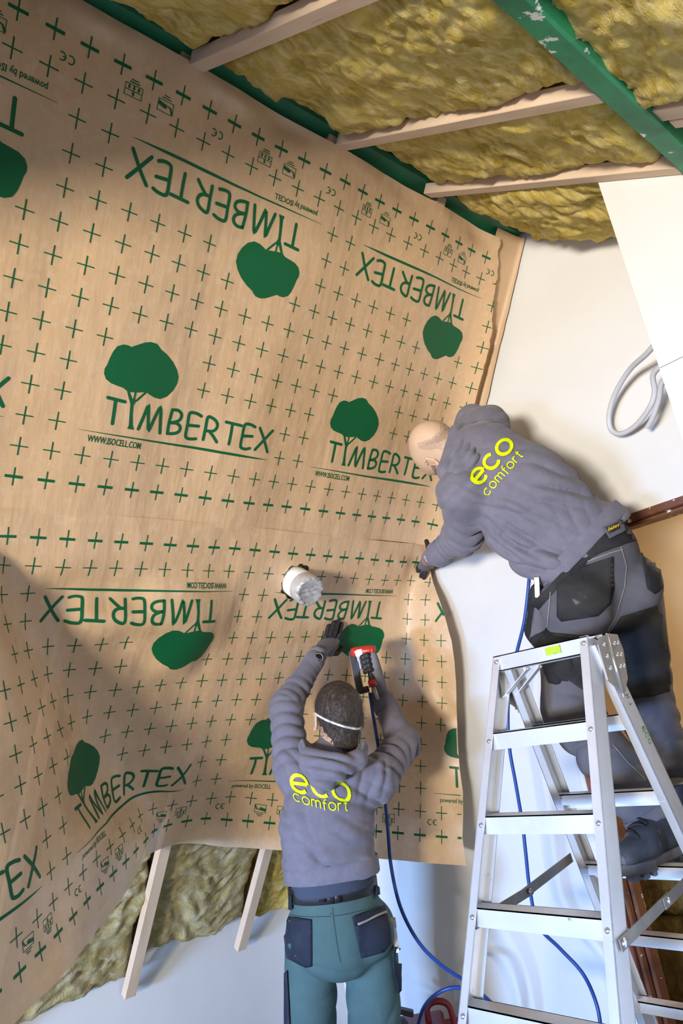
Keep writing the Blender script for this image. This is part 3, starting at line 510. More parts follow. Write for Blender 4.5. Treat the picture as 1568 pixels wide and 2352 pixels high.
def icon_arrows():
    a = Print(); a.ribbon([(-0.27, -0.17), (0.27, -0.17), (0.27, 0.17), (-0.27, 0.17), (-0.27, -0.17)], 0.022, caps=False); a.ribbon([(-0.25, 0.0), (0.25, 0.0)], 0.025, caps=False)
    for x in (-0.15, 0, 0.15): a.ribbon([(x, -0.15), (x, -0.06)], 0.05, caps=False); a.poly([(x - 0.055, -0.09), (x + 0.055, -0.09), (x, -0.02)])
    a.ribbon([(0, 0.0), (0, 0.09)], 0.05, caps=False); a.poly([(-0.06, 0.07), (0.06, 0.07), (0, 0.15)])
    for y, w in ((-0.24, 0.16), (-0.31, 0.12)): a.ribbon([(-w, y), (w, y)], 0.036, caps=False)
    return a
def icon_hand():
    a = Print(); a.ribbon([(-0.26, -0.17), (0.26, -0.17), (0.26, 0.17), (-0.26, 0.17), (-0.26, -0.17)], 0.022, caps=False)
    a.poly([(-0.02, -0.07), (0.26, -0.12), (0.26, 0.0), (0.12, 0.03), (0.02, 0.06), (-0.06, 0.02)]); a.ribbon([(-0.26, 0.13), (-0.17, -0.02), (-0.04, -0.06)], [0.08, 0.05, 0.02], caps=False)
    for y, w in ((-0.24, 0.16), (-0.31, 0.10)): a.ribbon([(-w, y), (w, y)], 0.03, caps=False)
    return a
def icon_ce():
    a = Print()
    arc = lambda cx, r, a0, a1: [(cx + r * math.cos(math.radians(t)), r * math.sin(math.radians(t))) for t in np.linspace(a0, a1, 9)]
    a.ribbon(arc(-0.09, 0.11, 60, 300), 0.036, caps=False); a.ribbon(arc(0.16, 0.11, 60, 300), 0.036, caps=False); a.ribbon([(0.05, 0), (0.14, 0)], 0.034, caps=False); return a
IA, IH, IC = icon_arrows(), icon_hand(), icon_ce()
def blocked(p, q):                        # printed logos leave no crosses
    pw = (p - 3.68) % 10; pp = (11.39 - p) % 10
    if q in (10, 11): return pw < 8.2
    if q == 9: return 0.2 < pw < 3.6
    if q == 8: return 0.4 < pw < 3.4
    if q in (2, 3): return pp < 8.1
    if q == 4: return 0.3 < pp < 3.6
    if q == 5: return 0.9 < pp < 3.2
    return False
def print_sheet(sheet, surf, inside, lo, hi):
    cr = Print()
    for p in range(lo, hi + 1):
        for q in range(0, 14):
            if blocked(p, q): continue
            heavy = q in (0, 13)
            cr.ribbon([(p - 0.27, q), (p + 0.27, q)], 0.098 if heavy else 0.040, caps=False); cr.ribbon([(p, q - 0.30), (p, q + 0.30)], 0.040, caps=False)
    o = cr.lay('printed_crosses', surf, inside, M['print'], sheet)
    o['kind'] = 'stuff'; o['label'] = 'grid of small printed green crosses'
    k0 = math.floor((lo - 12) / 10); k1 = math.ceil(hi / 10)
    for k in range(k0, k1 + 1):
        a = Print().merged(art_W, lambda v: np.stack([3.68 + 10 * k + v[:, 0], 11.15 - v[:, 1]], -1))
        w = a.lay('printed_logo', surf, inside, M['print'], sheet)
        a = Print().merged(art_P, lambda v: np.stack([11.39 + 10 * k - v[:, 0], 1.83 + v[:, 1]], -1))
        a.lay('printed_logo', surf, inside, M['print'], sheet)
    ic = Print()
    for k in range(math.floor(lo / 5) - 1, math.ceil(hi / 5) + 1):
        for art, p0 in ((IC, 1.45), (IA, 3.45), (IH, 4.5)):
            if lo < p0 + 5 * k < hi: ic.merged(art, lambda v: np.stack([p0 + 5 * k - v[:, 0], 0.58 + v[:, 1]], -1))
    ic = ic.lay('printed_symbols', surf, inside, M['print'], sheet); ic['kind'] = 'stuff'; ic['label'] = 'row of small printed green handling symbols'
print_sheet(up_sheet, lambda p, q, o: S1(p, q, 0.006 + o), in1, -11, 22)
print_sheet(low_sheet, lambda p, q, o: S2(p, q, o), in2, -10, 17)

# ------------------------------------------------------------------ step ladder
M['alu'] = mat('brushed_aluminium', (0.78, 0.79, 0.82), rough=0.42, metal=0.6, var=[((0.66, 0.67, 0.69), 5, 5, 0.4, 0.7), ((0.30, 0.28, 0.26), 30, 6, 0.68, 0.74)], bump=(90, 0.05, 0.002), stretch=(1, 1, 1))
M['alu_dull'] = mat('dull_aluminium', (0.40, 0.38, 0.35), rough=0.5, metal=0.6, var=[((0.46, 0.43, 0.40), 6, 5, 0.4, 0.7), ((0.12, 0.10, 0.09), 24, 6, 0.68, 0.72)])
M['steel_strap'] = mat('dull_steel_strap', (0.30, 0.28, 0.27), rough=0.45, metal=0.7, var=((0.40, 0.37, 0.33), 14, 5, 0.45, 0.7))
M['rivet'] = mat('bright_rivet', (0.80, 0.81, 0.84), rough=0.25, metal=0.9)
M['rubber'] = mat('black_rubber', (0.02, 0.02, 0.022), rough=0.7)
M['lime'] = mat('lime_sticker', (0.45, 0.75, 0.02), rough=0.5, var=((0.25, 0.22, 0.15), 60, 4, 0.5, 0.6))
M['marker'] = mat('green_marker_ink', (0.10, 0.32, 0.03), rough=0.6)
M['pencil'] = mat('dark_pencil', (0.10, 0.09, 0.08), rough=0.8)
LT = 1.62
FL, RL = math.radians(20), math.radians(19)
lad = tag(empty('step_ladder', (1.8, 1.2, 0)), 'aluminium double-sided step ladder standing in the right foreground', 'ladder')
def frame_pt(front, y, z, dep=0.0):
    if front: d = np.array([math.cos(FL), 0, -math.sin(FL)]); b = np.array([1.80 - math.tan(FL) * (LT - z), y, z])
    else: d = np.array([-math.cos(RL), 0, -math.sin(RL)]); b = np.array([1.862 + math.tan(RL) * (LT - z), y, z])
    return b + d * dep
yLf = lambda z: 1.335 + 0.136 * (LT - z); yRf = lambda z: 1.015 - 0.004 - 0.012 * (LT - z)
yLr = lambda z: 1.318 + 0.07 * (LT - z); yRr = lambda z: 1.000 - 0.012 * (LT - z)
RAILD = 0.060; FLG = 0.026; TK = 0.0028
def rail(name, front, yf, sgn, z0, z1, m):
    """C-channel: web on the outer side, a flange at front and back, open to the inside. sgn = inward y direction"""
    mb = MB()
    def strip(d0, d1, w0, w1, t0, t1):
        v = []
        for z in (z0, z1):
            for dd, ww in ((d0, w0), (d1, w0), (d1, w1), (d0, w1)): v.append(frame_pt(front, yf(z) + sgn * ww, z, dd))
        f = [(0, 1, 2, 3), (7, 6, 5, 4)] + [(i, 4 + i, 4 + (i + 1) % 4, (i + 1) % 4) for i in range(4)]
        mb.add(v, f)
    strip(0, RAILD, 0, TK, 0, 0); strip(0, TK, 0, FLG, 0, 0); strip(RAILD - TK, RAILD, 0, FLG, 0, 0)
    bm = bmesh.new(); vs = [bm.verts.new(v) for v in mb.v]
    for f in mb.f: bm.faces.new([vs[i] for i in f])
    bmesh.ops.recalc_face_normals(bm, faces=bm.faces); me = bpy.data.meshes.new(name); bm.to_mesh(me); bm.free(); me.materials.append(m)
    return link(bpy.data.objects.new(name, me), lad)
def rivet(parent, p, n, r=0.0075):
    n = unit(n); rr = [(r, 0.0), (r * 0.9, 0.0022), (r * 0.5, 0.004), (0.0005, 0.0045)]
    return MB().tube([np.asarray(p) + n * h for _, h in rr], [q for q, _ in rr], 10).build('rivet', M['rivet'], parent, True)
ZR = [1.405, 1.195, 0.985, 0.780, 0.570, 0.355, 0.140]
for front, yl, yr, m2 in ((True, yLf, yRf, None), (False, yLr, yRr, None)):
    nrm = -np.array([math.cos(FL), 0, -math.sin(FL)]) if front else -np.array([math.cos(RL), 0, math.sin(RL)])
    l = rail('rail', front, yl, -1, 0.012, LT - (0 if front else 0.01), M['alu']); r = rail('rail', front, yr, 1, 0.012, LT - (0 if front else 0.01), M['alu'])
    for yf, sg in ((yl, -1), (yr, 1)):
        c = frame_pt(front, yf(0.02) + sg * 0.012, 0.016, 0.03)
        MB().box(c, EX, Y3, Z3, 0.036, 0.018, 0.016, 0.004).build('foot', M['rubber'], lad)
    for k, z in enumerate(ZR):
        ya, yb = yl(z) - TK, yr(z) + TK; dirn = 1 if front else -1
        # tread: a folded channel with a level top
        o = 0.0 if front else 0.006
        A = frame_pt(front, ya, z, TK + o); B = frame_pt(front, yb, z, TK + o); dp = np.array([dirn * (RAILD - 0.010 - o), 0, 0]); hgt = 0.046
        mb = MB(); mb.prism([A, B, B + dp, A + dp], (0, 0, -0.003))
        mb.prism([A, B, B - Z3 * hgt, A - Z3 * hgt], (dirn * 0.003, 0, 0)); mb.prism([A + dp, B + dp, B + dp - Z3 * 0.03, A + dp - Z3 * 0.03], (-dirn * 0.003, 0, 0))
        t = mb.build('rung', M['alu'], lad)
        for yf, sg in ((yl, -1), (yr, 1)):
            rivet(t, frame_pt(front, yf(z) + sg * FLG * 0.5, z - 0.022, -0.0003), -np.array([dirn, 0, 0]) * 1.0 if front else np.array([-math.cos(RL), 0, 0]) * -1.0)
# top bars
for front, yl, yr in ((True, yLf, yRf), (False, yLr, yRr)):
    a = frame_pt(front, yl(LT) - TK, LT - 0.022, 0.004); b = frame_pt(front, yr(LT) + TK, LT - 0.022, 0.004); dirn = 1 if front else -1
    A, B = a + Z3 * 0.022, b + Z3 * 0.022; mb = MB()
    mb.prism([A, B, B - Z3 * 0.046, A - Z3 * 0.046], (dirn * 0.003, 0, 0)); dp = np.array([dirn * 0.046, 0, -0.004]); mb.prism([A, B, B + dp, A + dp], (0, 0, -0.003)); mb.prism([A - Z3 * 0.043, B - Z3 * 0.043, B - Z3 * 0.043 + dp * 0.5, A - Z3 * 0.043 + dp * 0.5], (0, 0, -0.003))
    t = mb.build('top_bar', M['alu'], lad)
    for y in (yl(LT) - 0.013, yr(LT) + 0.013): rivet(t, frame_pt(front, y, LT - 0.02, -0.0003), (-dirn, 0, 0), 0.008)
    if front:
        MB().box(frame_pt(True, 1.122, LT - 0.021, -0.0008) , Y3, np.array([math.sin(FL), 0, math.cos(FL)]) * 0 + Z3, EX, 0.024, 0.011, 0.0012).build('sticker', M['lime'], t)
# corner braces under the top bars
for front, dirn in ((True, 1), (False, -1)):
    yl = yLf if front else yLr
    a = frame_pt(front, yl(1.52) - 0.012, 1.515, RAILD * 0.9); b = frame_pt(front, yl(LT) - 0.105, LT - 0.045, 0.03)
    br = MB().bar(a, b, 0.020, 0.003, EX).build('corner_brace', M['alu'], lad); rivet(br, a - EX * 0.002 * dirn, (-1, 0, 0), 0.006); rivet(br, b - EX * 0.002 * dirn, (-1, 0, 0), 0.006)
# hinge plates on the outer faces of the rails
for yv, sg in ((0.9945, -1), (yLf(LT) + 0.002, 1)):
    def hp(x, z): return np.array([x, yv, z])
    pl1 = [hp(1.826, LT - 0.010), hp(1.862, LT - 0.006), hp(1.862, LT - 0.160), hp(1.808, LT - 0.125), hp(1.806, LT - 0.03)]
    pl2 = [hp(1.868, LT - 0.002), hp(1.925, LT - 0.008), hp(1.935, LT - 0.05), hp(1.915, LT - 0.130), hp(1.868, LT - 0.175)]
    for pl, m in ((pl1, 'alu_dull'), (pl2, 'alu_dull')):
        q = MB().prism(pl, (0, sg * 0.004, 0)).build('hinge_plate', M[m], lad)
        xs = [1.836] if pl is pl1 else [1.893, 1.912]
        for x in xs:
            for z in (LT - 0.032, LT - 0.064, LT - 0.096): rivet(q, hp(x, z) + np.array([0, sg * 0.004, 0]), (0, sg, 0), 0.0075)
    MB().tube([hp(1.865, LT - 0.006) + np.array([0, sg * 0.004, 0]), hp(1.865, LT - 0.165) + np.array([0, sg * 0.004, 0])], 0.004, 8).build('hinge_pin', M['rivet'], lad, True)
# spreader straps between the two frames
for yv, zf, sg in ((yRf(0.95) - 0.006, 0.945, -1), (yLf(0.95) - 0.012, 0.955, 1)):
    a = frame_pt(True, yv, zf, 0.03); b = frame_pt(False, yv - (0.012 if sg > 0 else -0.004), zf + 0.045, 0.03); mid = (a + b) / 2 + np.array([0, 0, 0.0 if sg < 0 else -0.008])
    s1 = MB().bar(a - unit(mid - a) * 0.015, mid + unit(mid - a) * 0.02, 0.026, 0.003, Z3).build('spreader_strap', M['steel_strap'], lad)
    s2 = MB().bar(mid - unit(b - mid) * 0.02 + Y3 * sg * 0.004, b + unit(b - mid) * 0.015 + Y3 * sg * 0.004, 0.026, 0.003, Z3).build('spreader_strap', M['steel_strap'], lad)
    rivet(s1, a + Y3 * sg * 0.003, (0, sg, 0), 0.012); rivet(s1, mid + Y3 * sg * 0.007, (0, sg, 0), 0.009); rivet(s2, b + Y3 * sg * 0.006, (0, sg, 0), 0.010)
    if sg > 0:
        for o in (s1, s2): rivet(o, mid - Y3 * 0.006, (0, -1, 0), 0.009)
# hand-written marks on the rear right rail
mk = Print(); mk.smooth_ribbon([(0.02, 0.13), (0.2, 0.15), (0.17, 0.25), (0.05, 0.22), (0.03, 0.08), (0.2, 0.04)], 0.04); mk.smooth_ribbon([(0.45, 0.22), (0.33, 0.24), (0.28, 0.1), (0.36, 0.02), (0.47, 0.06)], 0.04); mk.smooth_ribbon([(0.62, 0.24), (0.54, 0.12), (0.62, 0.02), (0.72, 0.1), (0.7, 0.2), (0.62, 0.24)], 0.04)
def rail_ink(name, art, z0, m, sc=0.07):
    ddir = np.array([-math.cos(RL), 0, -math.sin(RL)]); tdir = np.array([math.sin(RL), 0, -math.cos(RL)])
    V = [frame_pt(False, yRr(z0) - 0.0008, z0, 0.006) + tdir * (v[0] * sc) * 1.0 + ddir * (v[1] * sc) for v in art.v]
    obj(name, V, art.f, m, lad)
rail_ink('marker_writing', mk, 1.365, M['marker'])
mk2 = Print(); mk2.smooth_ribbon([(0.0, 0.3), (0.05, 0.1)], 0.03); mk2.smooth_ribbon([(0.2, 0.35), (0.25, 0.1), (0.3, 0.3), (0.38, 0.08)], 0.03); mk2.smooth_ribbon([(0.5, 0.3), (0.6, 0.32), (0.62, 0.12)], 0.03)
rail_ink('pencil_writing', mk2, 1.47, M['pencil'])

# ------------------------------------------------------------------ pipe through the membrane
M['pvc'] = mat('white_pvc', (0.82, 0.80, 0.76), rough=0.4, spec=0.5)
M['tape'] = mat('silver_tape', (0.60, 0.60, 0.60), rough=0.32, metal=0.35, var=((0.45, 0.45, 0.46), 22, 4, 0.4, 0.7))
pc = sheet2(np.array(HOLE[0]), np.array(HOLE[1])) ; pax = unit(-NN + EX * -0.10); pr = 0.062
pu = unit(np.cross(pax, Z3)); pw = np.cross(pu, pax)
pipe = tag(empty('vent_pipe', pc), 'white plastic pipe stub with a silver taped end sticking out of the membrane', 'pipe')
MB().tube([pc - pax * 0.16, pc + pax * 0.085, pc + pax * 0.087], [pr, pr, pr * 0.97], 40).build('pipe_wall', M['pvc'], pipe, True)
ringn = 48; prof = [(0.068, 1.02), (0.100, 1.025), (0.116, 1.0), (0.123, 0.94), (0.126, 0.84), (0.120, 0.7), (0.122, 0.55), (0.118, 0.4), (0.121, 0.25), (0.119, 0.12), (0.119, 0.0)]
v = []; f = []
for k, (h, r) in enumerate(prof):
    for a in range(ringn):
        t = 2 * math.pi * a / ringn; x, y = math.cos(t) * r, math.sin(t) * r
        hh = h
        if r < 0.97:
            hh += 0.0045 * math.sin(y * 19 + 2.2 * math.sin(x * 3)) * min(1, (0.97 - r) * 6) + 0.0028 * math.sin(t * 17 + 2 * math.sin(t * 3)) * (1 if 0.75 < r < 0.96 else 0)
            hh -= 0.008 * math.exp(-((y + 0.12) / 0.1) ** 2)
        v.append(pc + pax * hh + (pu * x + pw * y) * pr)
for k in range(len(prof) - 1):
    for a in range(ringn): f.append((k * ringn + a, k * ringn + (a + 1) % ringn, (k + 1) * ringn + (a + 1) % ringn, (k + 1) * ringn + a))
obj('taped_end', v, f, M['tape'], pipe, True)

# ------------------------------------------------------------------ hoses, conduit, machine
M['hose'] = mat('blue_air_hose', (0.012, 0.055, 0.26), rough=0.4, spec=0.5)
M['conduit'] = mat('grey_conduit', (0.55, 0.56, 0.58), rough=0.5)
hose1 = [at(849, 1592, 2.86), at(856, 1640, 2.80), at(866, 1700, 2.76), at(880, 1800, 2.70), at(890, 1900, 2.66), at(898, 1990, 2.63), at(920, 2085, 2.60), at(962, 2165, 2.58), at(1015, 2218, 2.57), at(1080, 2262, 2.58), at(1150, 2330, 2.62), at(1210, 2450, 2.70)]
tag(MB().tube(spline(hose1, 8), 0.0068, 10).build('air_hose', M['hose'], None, True), 'blue air hose hanging from the standing worker\'s stapler', 'hose', 'blue air hoses')
hose2 = [at(955, 2400, 2.72), at(963, 2340, 2.70), at(985, 2298, 2.68), at(1030, 2270, 2.66), at(1080, 2275, 2.66), at(1120, 2312, 2.68), at(1150, 2370, 2.72), at(1165, 2450, 2.8)]
tag(MB().tube(spline(hose2, 8), 0.0072, 10).build('air_hose', M['hose'], None, True), 'blue hose loop rising beside the red machine at the bottom edge', 'hose', 'blue air hoses')
hose3 = [at(1222, 1200, 2.72), at(1217, 1290, 2.70), at(1213, 1350, 2.68), at(1203, 1430, 2.68), at(1186, 1500, 2.70), at(1171, 1570, 2.70), at(1166, 1640, 2.68), at(1170, 1720, 2.66), at(1184, 1800, 2.64), at(1199, 1890, 2.62), at(1207, 1960, 2.60), at(1216, 2040, 2.58), at(1236, 2125, 2.55), at(1285, 2178, 2.52), at(1335, 2232, 2.48), at(1364, 2290, 2.45), at(1378, 2352, 2.42), at(1380, 2450, 2.40)]
tag(MB().tube(spline(hose3, 8), 0.0068, 10).build('air_hose', M['hose'], None, True), 'blue air hose running down the white wall behind the ladder', 'hose', 'blue air hoses')
def ribbed(path, r, amp, pitch):
    P = spline(path, 14); out = []; rr = []; s = 0
    for k, p in enumerate(P):
        if k: s += np.linalg.norm(P[k] - P[k - 1])
    n = int(s / (pitch / 2)); L = np.concatenate([[0], np.cumsum([np.linalg.norm(P[k] - P[k - 1]) for k in range(1, len(P))])]); A = np.array(P)
    for k in range(n + 1):
        t = L[-1] * k / n; out.append(np.array([np.interp(t, L, A[:, c]) for c in range(3)])); rr.append(r + (amp if k % 2 else -amp))
    return MB().tube(out, rr, 10)
cd1 = [on_x(1520, 770, 2.30), on_x(1485, 812, 2.36), on_x(1445, 850, 2.44), on_x(1412, 905, 2.50), on_x(1398, 955, 2.53), on_x(1404, 988, 2.54), on_x(1428, 996, 2.53), on_x(1462, 975, 2.50), on_x(1492, 935, 2.46), on_x(1503, 900, 2.44), on_x(1500, 860, 2.40), on_x(1530, 830, 2.36)]
tag(ribbed(cd1, 0.0095, 0.0007, 0.006).build('cable_conduit', M['conduit'], None, True), 'grey corrugated conduit loop hanging beside the white wall corner', 'conduit', 'grey conduits')
cd2 = [on_x(1545, 860, 2.38), on_x(1520, 880, 2.41), on_x(1512, 920, 2.45), on_x(1498, 960, 2.48), on_x(1486, 982, 2.50)]
tag(ribbed(cd2, 0.0095, 0.0007, 0.006).build('cable_conduit', M['conduit'], None, True), 'short grey conduit end hanging inside the larger conduit loop', 'conduit', 'grey conduits')
M['red_plastic'] = mat('red_plastic', (0.22, 0.012, 0.018), rough=0.45)
M['black_plastic'] = mat('black_plastic', (0.018, 0.018, 0.020), rough=0.45)
mc = at(985, 2352, 2.95); mc[2] = 0
mx_, my_ = unit([0.69, -0.72, 0]), unit([0.72, 0.69, 0])
mach = tag(empty('site_vacuum', mc), 'red and black site machine with a carrying handle at the bottom edge', 'machine')
MB().box(mc + Z3 * 0.13, mx_, my_, Z3, 0.15, 0.13, 0.10, 0.03).build('body', M['red_plastic'], mach, True)
MB().box(mc + Z3 * 0.245 - mx_ * 0.035, mx_, my_, Z3, 0.10, 0.11, 0.022, 0.012).build('lid', M['red_plastic'], mach)
MB().tube(spline([mc + Z3 * 0.25 + mx_ * 0.0, mc + Z3 * 0.315 + mx_ * 0.005, mc + Z3 * 0.335 + mx_ * 0.045, mc + Z3 * 0.31 + mx_ * 0.095, mc + Z3 * 0.22 + mx_ * 0.105], 6), 0.013, 10).build('carrying_handle', M['red_plastic'], mach, True)
MB().box(mc + Z3 * 0.235 - mx_ * 0.125 - my_ * 0.03, unit(mx_ + Z3 * 0.6), my_, unit(Z3 - mx_ * 0.6), 0.05, 0.06, 0.05, 0.012).build('motor_head', M['black_plastic'], mach)
MB().box(mc + Z3 * 0.318 - mx_ * 0.10, unit(mx_ - Z3 * 0.35), my_, unit(Z3 + mx_ * 0.35), 0.045, 0.02, 0.010, 0.004).build('latch', M['black_plastic'], mach)
for sx in (-1, 1):
    for sy in (-1, 1): MB().tube([mc + mx_ * 0.12 * sx + my_ * (0.10 * sy - 0.014) + Z3 * 0.03, mc + mx_ * 0.12 * sx + my_ * (0.10 * sy + 0.014) + Z3 * 0.03], 0.03, 14).build('wheel', M['black_plastic'], mach, True)

# ------------------------------------------------------------------ people: smooth bodies and clothes from blended tapered limbs
import openvdb
def cone(a, b, ra, rb, flat=None, s=1.0, k=None): return dict(a=np.asarray(a, float), b=np.asarray(b, float), ra=ra, rb=rb, n=None if flat is None else unit(flat), s=s, k=k)
def ball(c, r, flat=None, s=1.0, k=None): return cone(c, np.asarray(c, float) + np.array([0, 0, 1e-4]), r, r, flat, s, k)
def sdf_mesh(prims, h=0.007, k=0.03, cuts=(), smooth=2):
    """marching surface of the smooth union; cuts = [(point, outward normal)] planes that trim it"""
    lo = np.min([np.minimum(p['a'] - p['ra'], p['b'] - p['rb']) for p in prims], 0) - 0.06; hi = np.max([np.maximum(p['a'] + p['ra'], p['b'] + p['rb']) for p in prims], 0) + 0.06
    n = np.ceil((hi - lo) / h).astype(int) + 1
    D = np.full(n, 0.2, np.float32); ax = [lo[c] + h * np.arange(n[c]) for c in range(3)]
    for p in prims:
        kk = p['k'] or k; mg = max(p['ra'], p['rb']) * 1.02 + kk + 0.03
        i0 = np.maximum(0, np.floor((np.minimum(p['a'], p['b']) - mg - lo) / h).astype(int)); i1 = np.minimum(n, np.ceil((np.maximum(p['a'], p['b']) + mg - lo) / h).astype(int) + 1)
        X, Y, Z = np.meshgrid(ax[0][i0[0]:i1[0]], ax[1][i0[1]:i1[1]], ax[2][i0[2]:i1[2]], indexing='ij'); q = np.stack([X, Y, Z], -1) - p['a']
        ab = p['b'] - p['a']; sc = 1.0
        if p['n'] is not None:                       # squash along n by s (<1 thinner)
            nn_ = p['n']; q = q + ((q @ nn_) * (1 / p['s'] - 1))[..., None] * nn_; ab = ab + (ab @ nn_) * (1 / p['s'] - 1) * nn_; sc = min(1.0, p['s']) ** 0.5
        t = np.clip((q @ ab) / max(ab @ ab, 1e-12), 0, 1); d = (np.linalg.norm(q - t[..., None] * ab, axis=-1) - (p['ra'] + (p['rb'] - p['ra']) * t)) * sc
        S = D[i0[0]:i1[0], i0[1]:i1[1], i0[2]:i1[2]]; hh = np.clip(0.5 + 0.5 * (S - d) / kk, 0, 1); D[i0[0]:i1[0], i0[1]:i1[1], i0[2]:i1[2]] = S + (d - S) * hh - kk * hh * (1 - hh)
    if cuts:
        X, Y, Z = np.meshgrid(*ax, indexing='ij'); q = np.stack([X, Y, Z], -1)
        for c, nr in cuts: D = np.maximum(D, ((q - np.asarray(c, float)) @ unit(nr)).astype(np.float32))
    g = openvdb.FloatGrid(1.0); g.copyFromArray(np.ascontiguousarray(D, dtype=np.float32))
    pts, quads = g.convertToQuads(isovalue=0.0)
    V = np.asarray(pts, float) * h + lo; F = np.asarray(quads, int)
    # outward faces
    a, b, c = V[F[:, 0]], V[F[:, 1]], V[F[:, 2]]; d = V[F[:, 3]]
    vol = np.einsum('ij,ij->i', a, np.cross(b, c)).sum() + np.einsum('ij,ij->i', a, np.cross(c, d)).sum()
    if vol < 0: F = F[:, ::-1]
    for _ in range(smooth): V = laplace(V, F, 0.5)
    return V, F
def _edges(F): return np.concatenate([F[:, [0, 1]], F[:, [1, 2]], F[:, [2, 3]], F[:, [3, 0]]])
def laplace(V, F, w):
    E = _edges(F); s = np.zeros_like(V); c = np.bincount(E[:, 0], minlength=len(V))[:, None].astype(float)
    for k in range(3): s[:, k] = np.bincount(E[:, 0], weights=V[E[:, 1], k], minlength=len(V))
    return V + w * (s / np.maximum(c, 1) - V)
def vnormals(V, F):
    fn = np.cross(V[F[:, 2]] - V[F[:, 0]], V[F[:, 3]] - V[F[:, 1]]); N = np.zeros_like(V)
    for j in range(4):
        for k in range(3): N[:, k] += np.bincount(F[:, j], weights=fn[:, k], minlength=len(V))
    return N / (np.linalg.norm(N, axis=1, keepdims=True) + 1e-12)
def limb_folds(V, N, a, b, amp, wl, rad, seed, t0=-0.1, t1=1.1):
    """ring-like cloth folds along a limb"""
    a = np.asarray(a, float); b = np.asarray(b, float); L = np.linalg.norm(b - a); d = (b - a) / L; q = V - a; t = q @ d; r = q - t[:, None] * d
    w = np.exp(-np.clip(np.linalg.norm(r, axis=1) - rad, 0, 1) ** 2 / (2 * 0.03 ** 2)) * np.clip((t / L - t0) * 6, 0, 1) * np.clip((t1 - t / L) * 6, 0, 1)
    p = np.stack([t / wl, (r @ unit(np.cross(d, [0.3, 0.5, 0.8]))) / 0.09, (r @ unit(np.cross(d, [0.8, -0.5, 0.1]))) / 0.09], -1)
    ph = p[:, 0] + 0.9 * vnoise(p * np.array([0.35, 0.8, 0.8]), seed); msk = np.clip(0.55 + 1.1 * vnoise(p * np.array([0.5, 0.9, 0.9]) + 7, seed + 1), 0.05, 1)
    return (amp * w * msk * (2 * np.abs(np.sin(math.pi * ph)) ** 0.7 - 1.1))[:, None] * N
def dir_folds(V, N, c, across, along, amp, wl, rad, seed):
    """folds running along one direction around point c"""
    q = V - np.asarray(c, float); w = np.exp(-(np.linalg.norm(q, axis=1) / rad) ** 2); x = q @ unit(across); y = q @ unit(along)
    p = np.stack([x / wl + 0.5 * vnoise(np.stack([y / 0.12, x / 0.12, x * 0], -1), seed + 3), y / (wl * 6), x * 0], -1)
    msk = np.clip(0.55 + 1.2 * vnoise(np.stack([x / (wl * 1.3), y / (wl * 3.5), x * 0 + 5], -1), seed + 1), 0.0, 1)
    return (amp * w * msk * (2 * np.abs(np.sin(math.pi * p[:, 0])) ** 0.6 - 1.2))[:, None] * N
def mesh_obj(name, V, F, m, parent=None, smooth=True):
    me = bpy.data.meshes.new(name); me.from_pydata(V.tolist(), [], F.tolist()); me.update(); me.polygons.foreach_set('use_smooth', [smooth] * len(me.polygons)); me.materials.append(m)
    return link(bpy.data.objects.new(name, me), parent)
def bvh_of(V, F): return BVHTree.FromPolygons([Vector(v) for v in V], [tuple(f) for f in F.tolist()])
EYE = np.array([0, 0, H])
def drape(name, art, T, bvh, m, parent, off=0.003, thick=0.0):
    """lay flat artwork (pixel plan) on the cloth below it, following its surface"""
    P = T(np.array(art.v)); out = []; ok = []
    for x, y in P:
        d = Vector(unit(at(x, y, 1.0) - EYE)); h = bvh.ray_cast(Vector(EYE), d)
        if h[0] is None: out.append((0, 0, 0)); ok.append(False); continue
        n = h[1] if h[1].dot(d) < 0 else -h[1]; out.append(tuple(h[0] + n * off - d * off * 0.4)); ok.append(True)
    F = [f for f in art.f if all(ok[i] for i in f)]
    if not F: return None
    used = sorted({i for f in F for i in f}); mp = {u: k for k, u in enumerate(used)}
    o = obj(name, [out[u] for u in used], [tuple(mp[i] for i in f) for f in F], m, parent, True)
    if thick:
        md = o.modifiers.new('thickness', 'SOLIDIFY'); md.thickness = thick; md.offset = 0
    return o
def patch(name, poly, bvh, m, parent, off=0.004, step=12, thick=0.003):
    q = spline([np.array([x, y, 0.0]) for x, y in poly + [poly[0]]], 3)[:-1] if len(poly) > 30 else None
    pl = []
    for k in range(len(poly)):
        a, b = np.array(poly[k], float), np.array(poly[(k + 1) % len(poly)], float); n = max(1, int(np.linalg.norm(b - a) / step))
        pl += [a + (b - a) * i / n for i in range(n)]
    return drape(name, Print().poly(pl, step), lambda v: v, bvh, m, parent, off, thick)
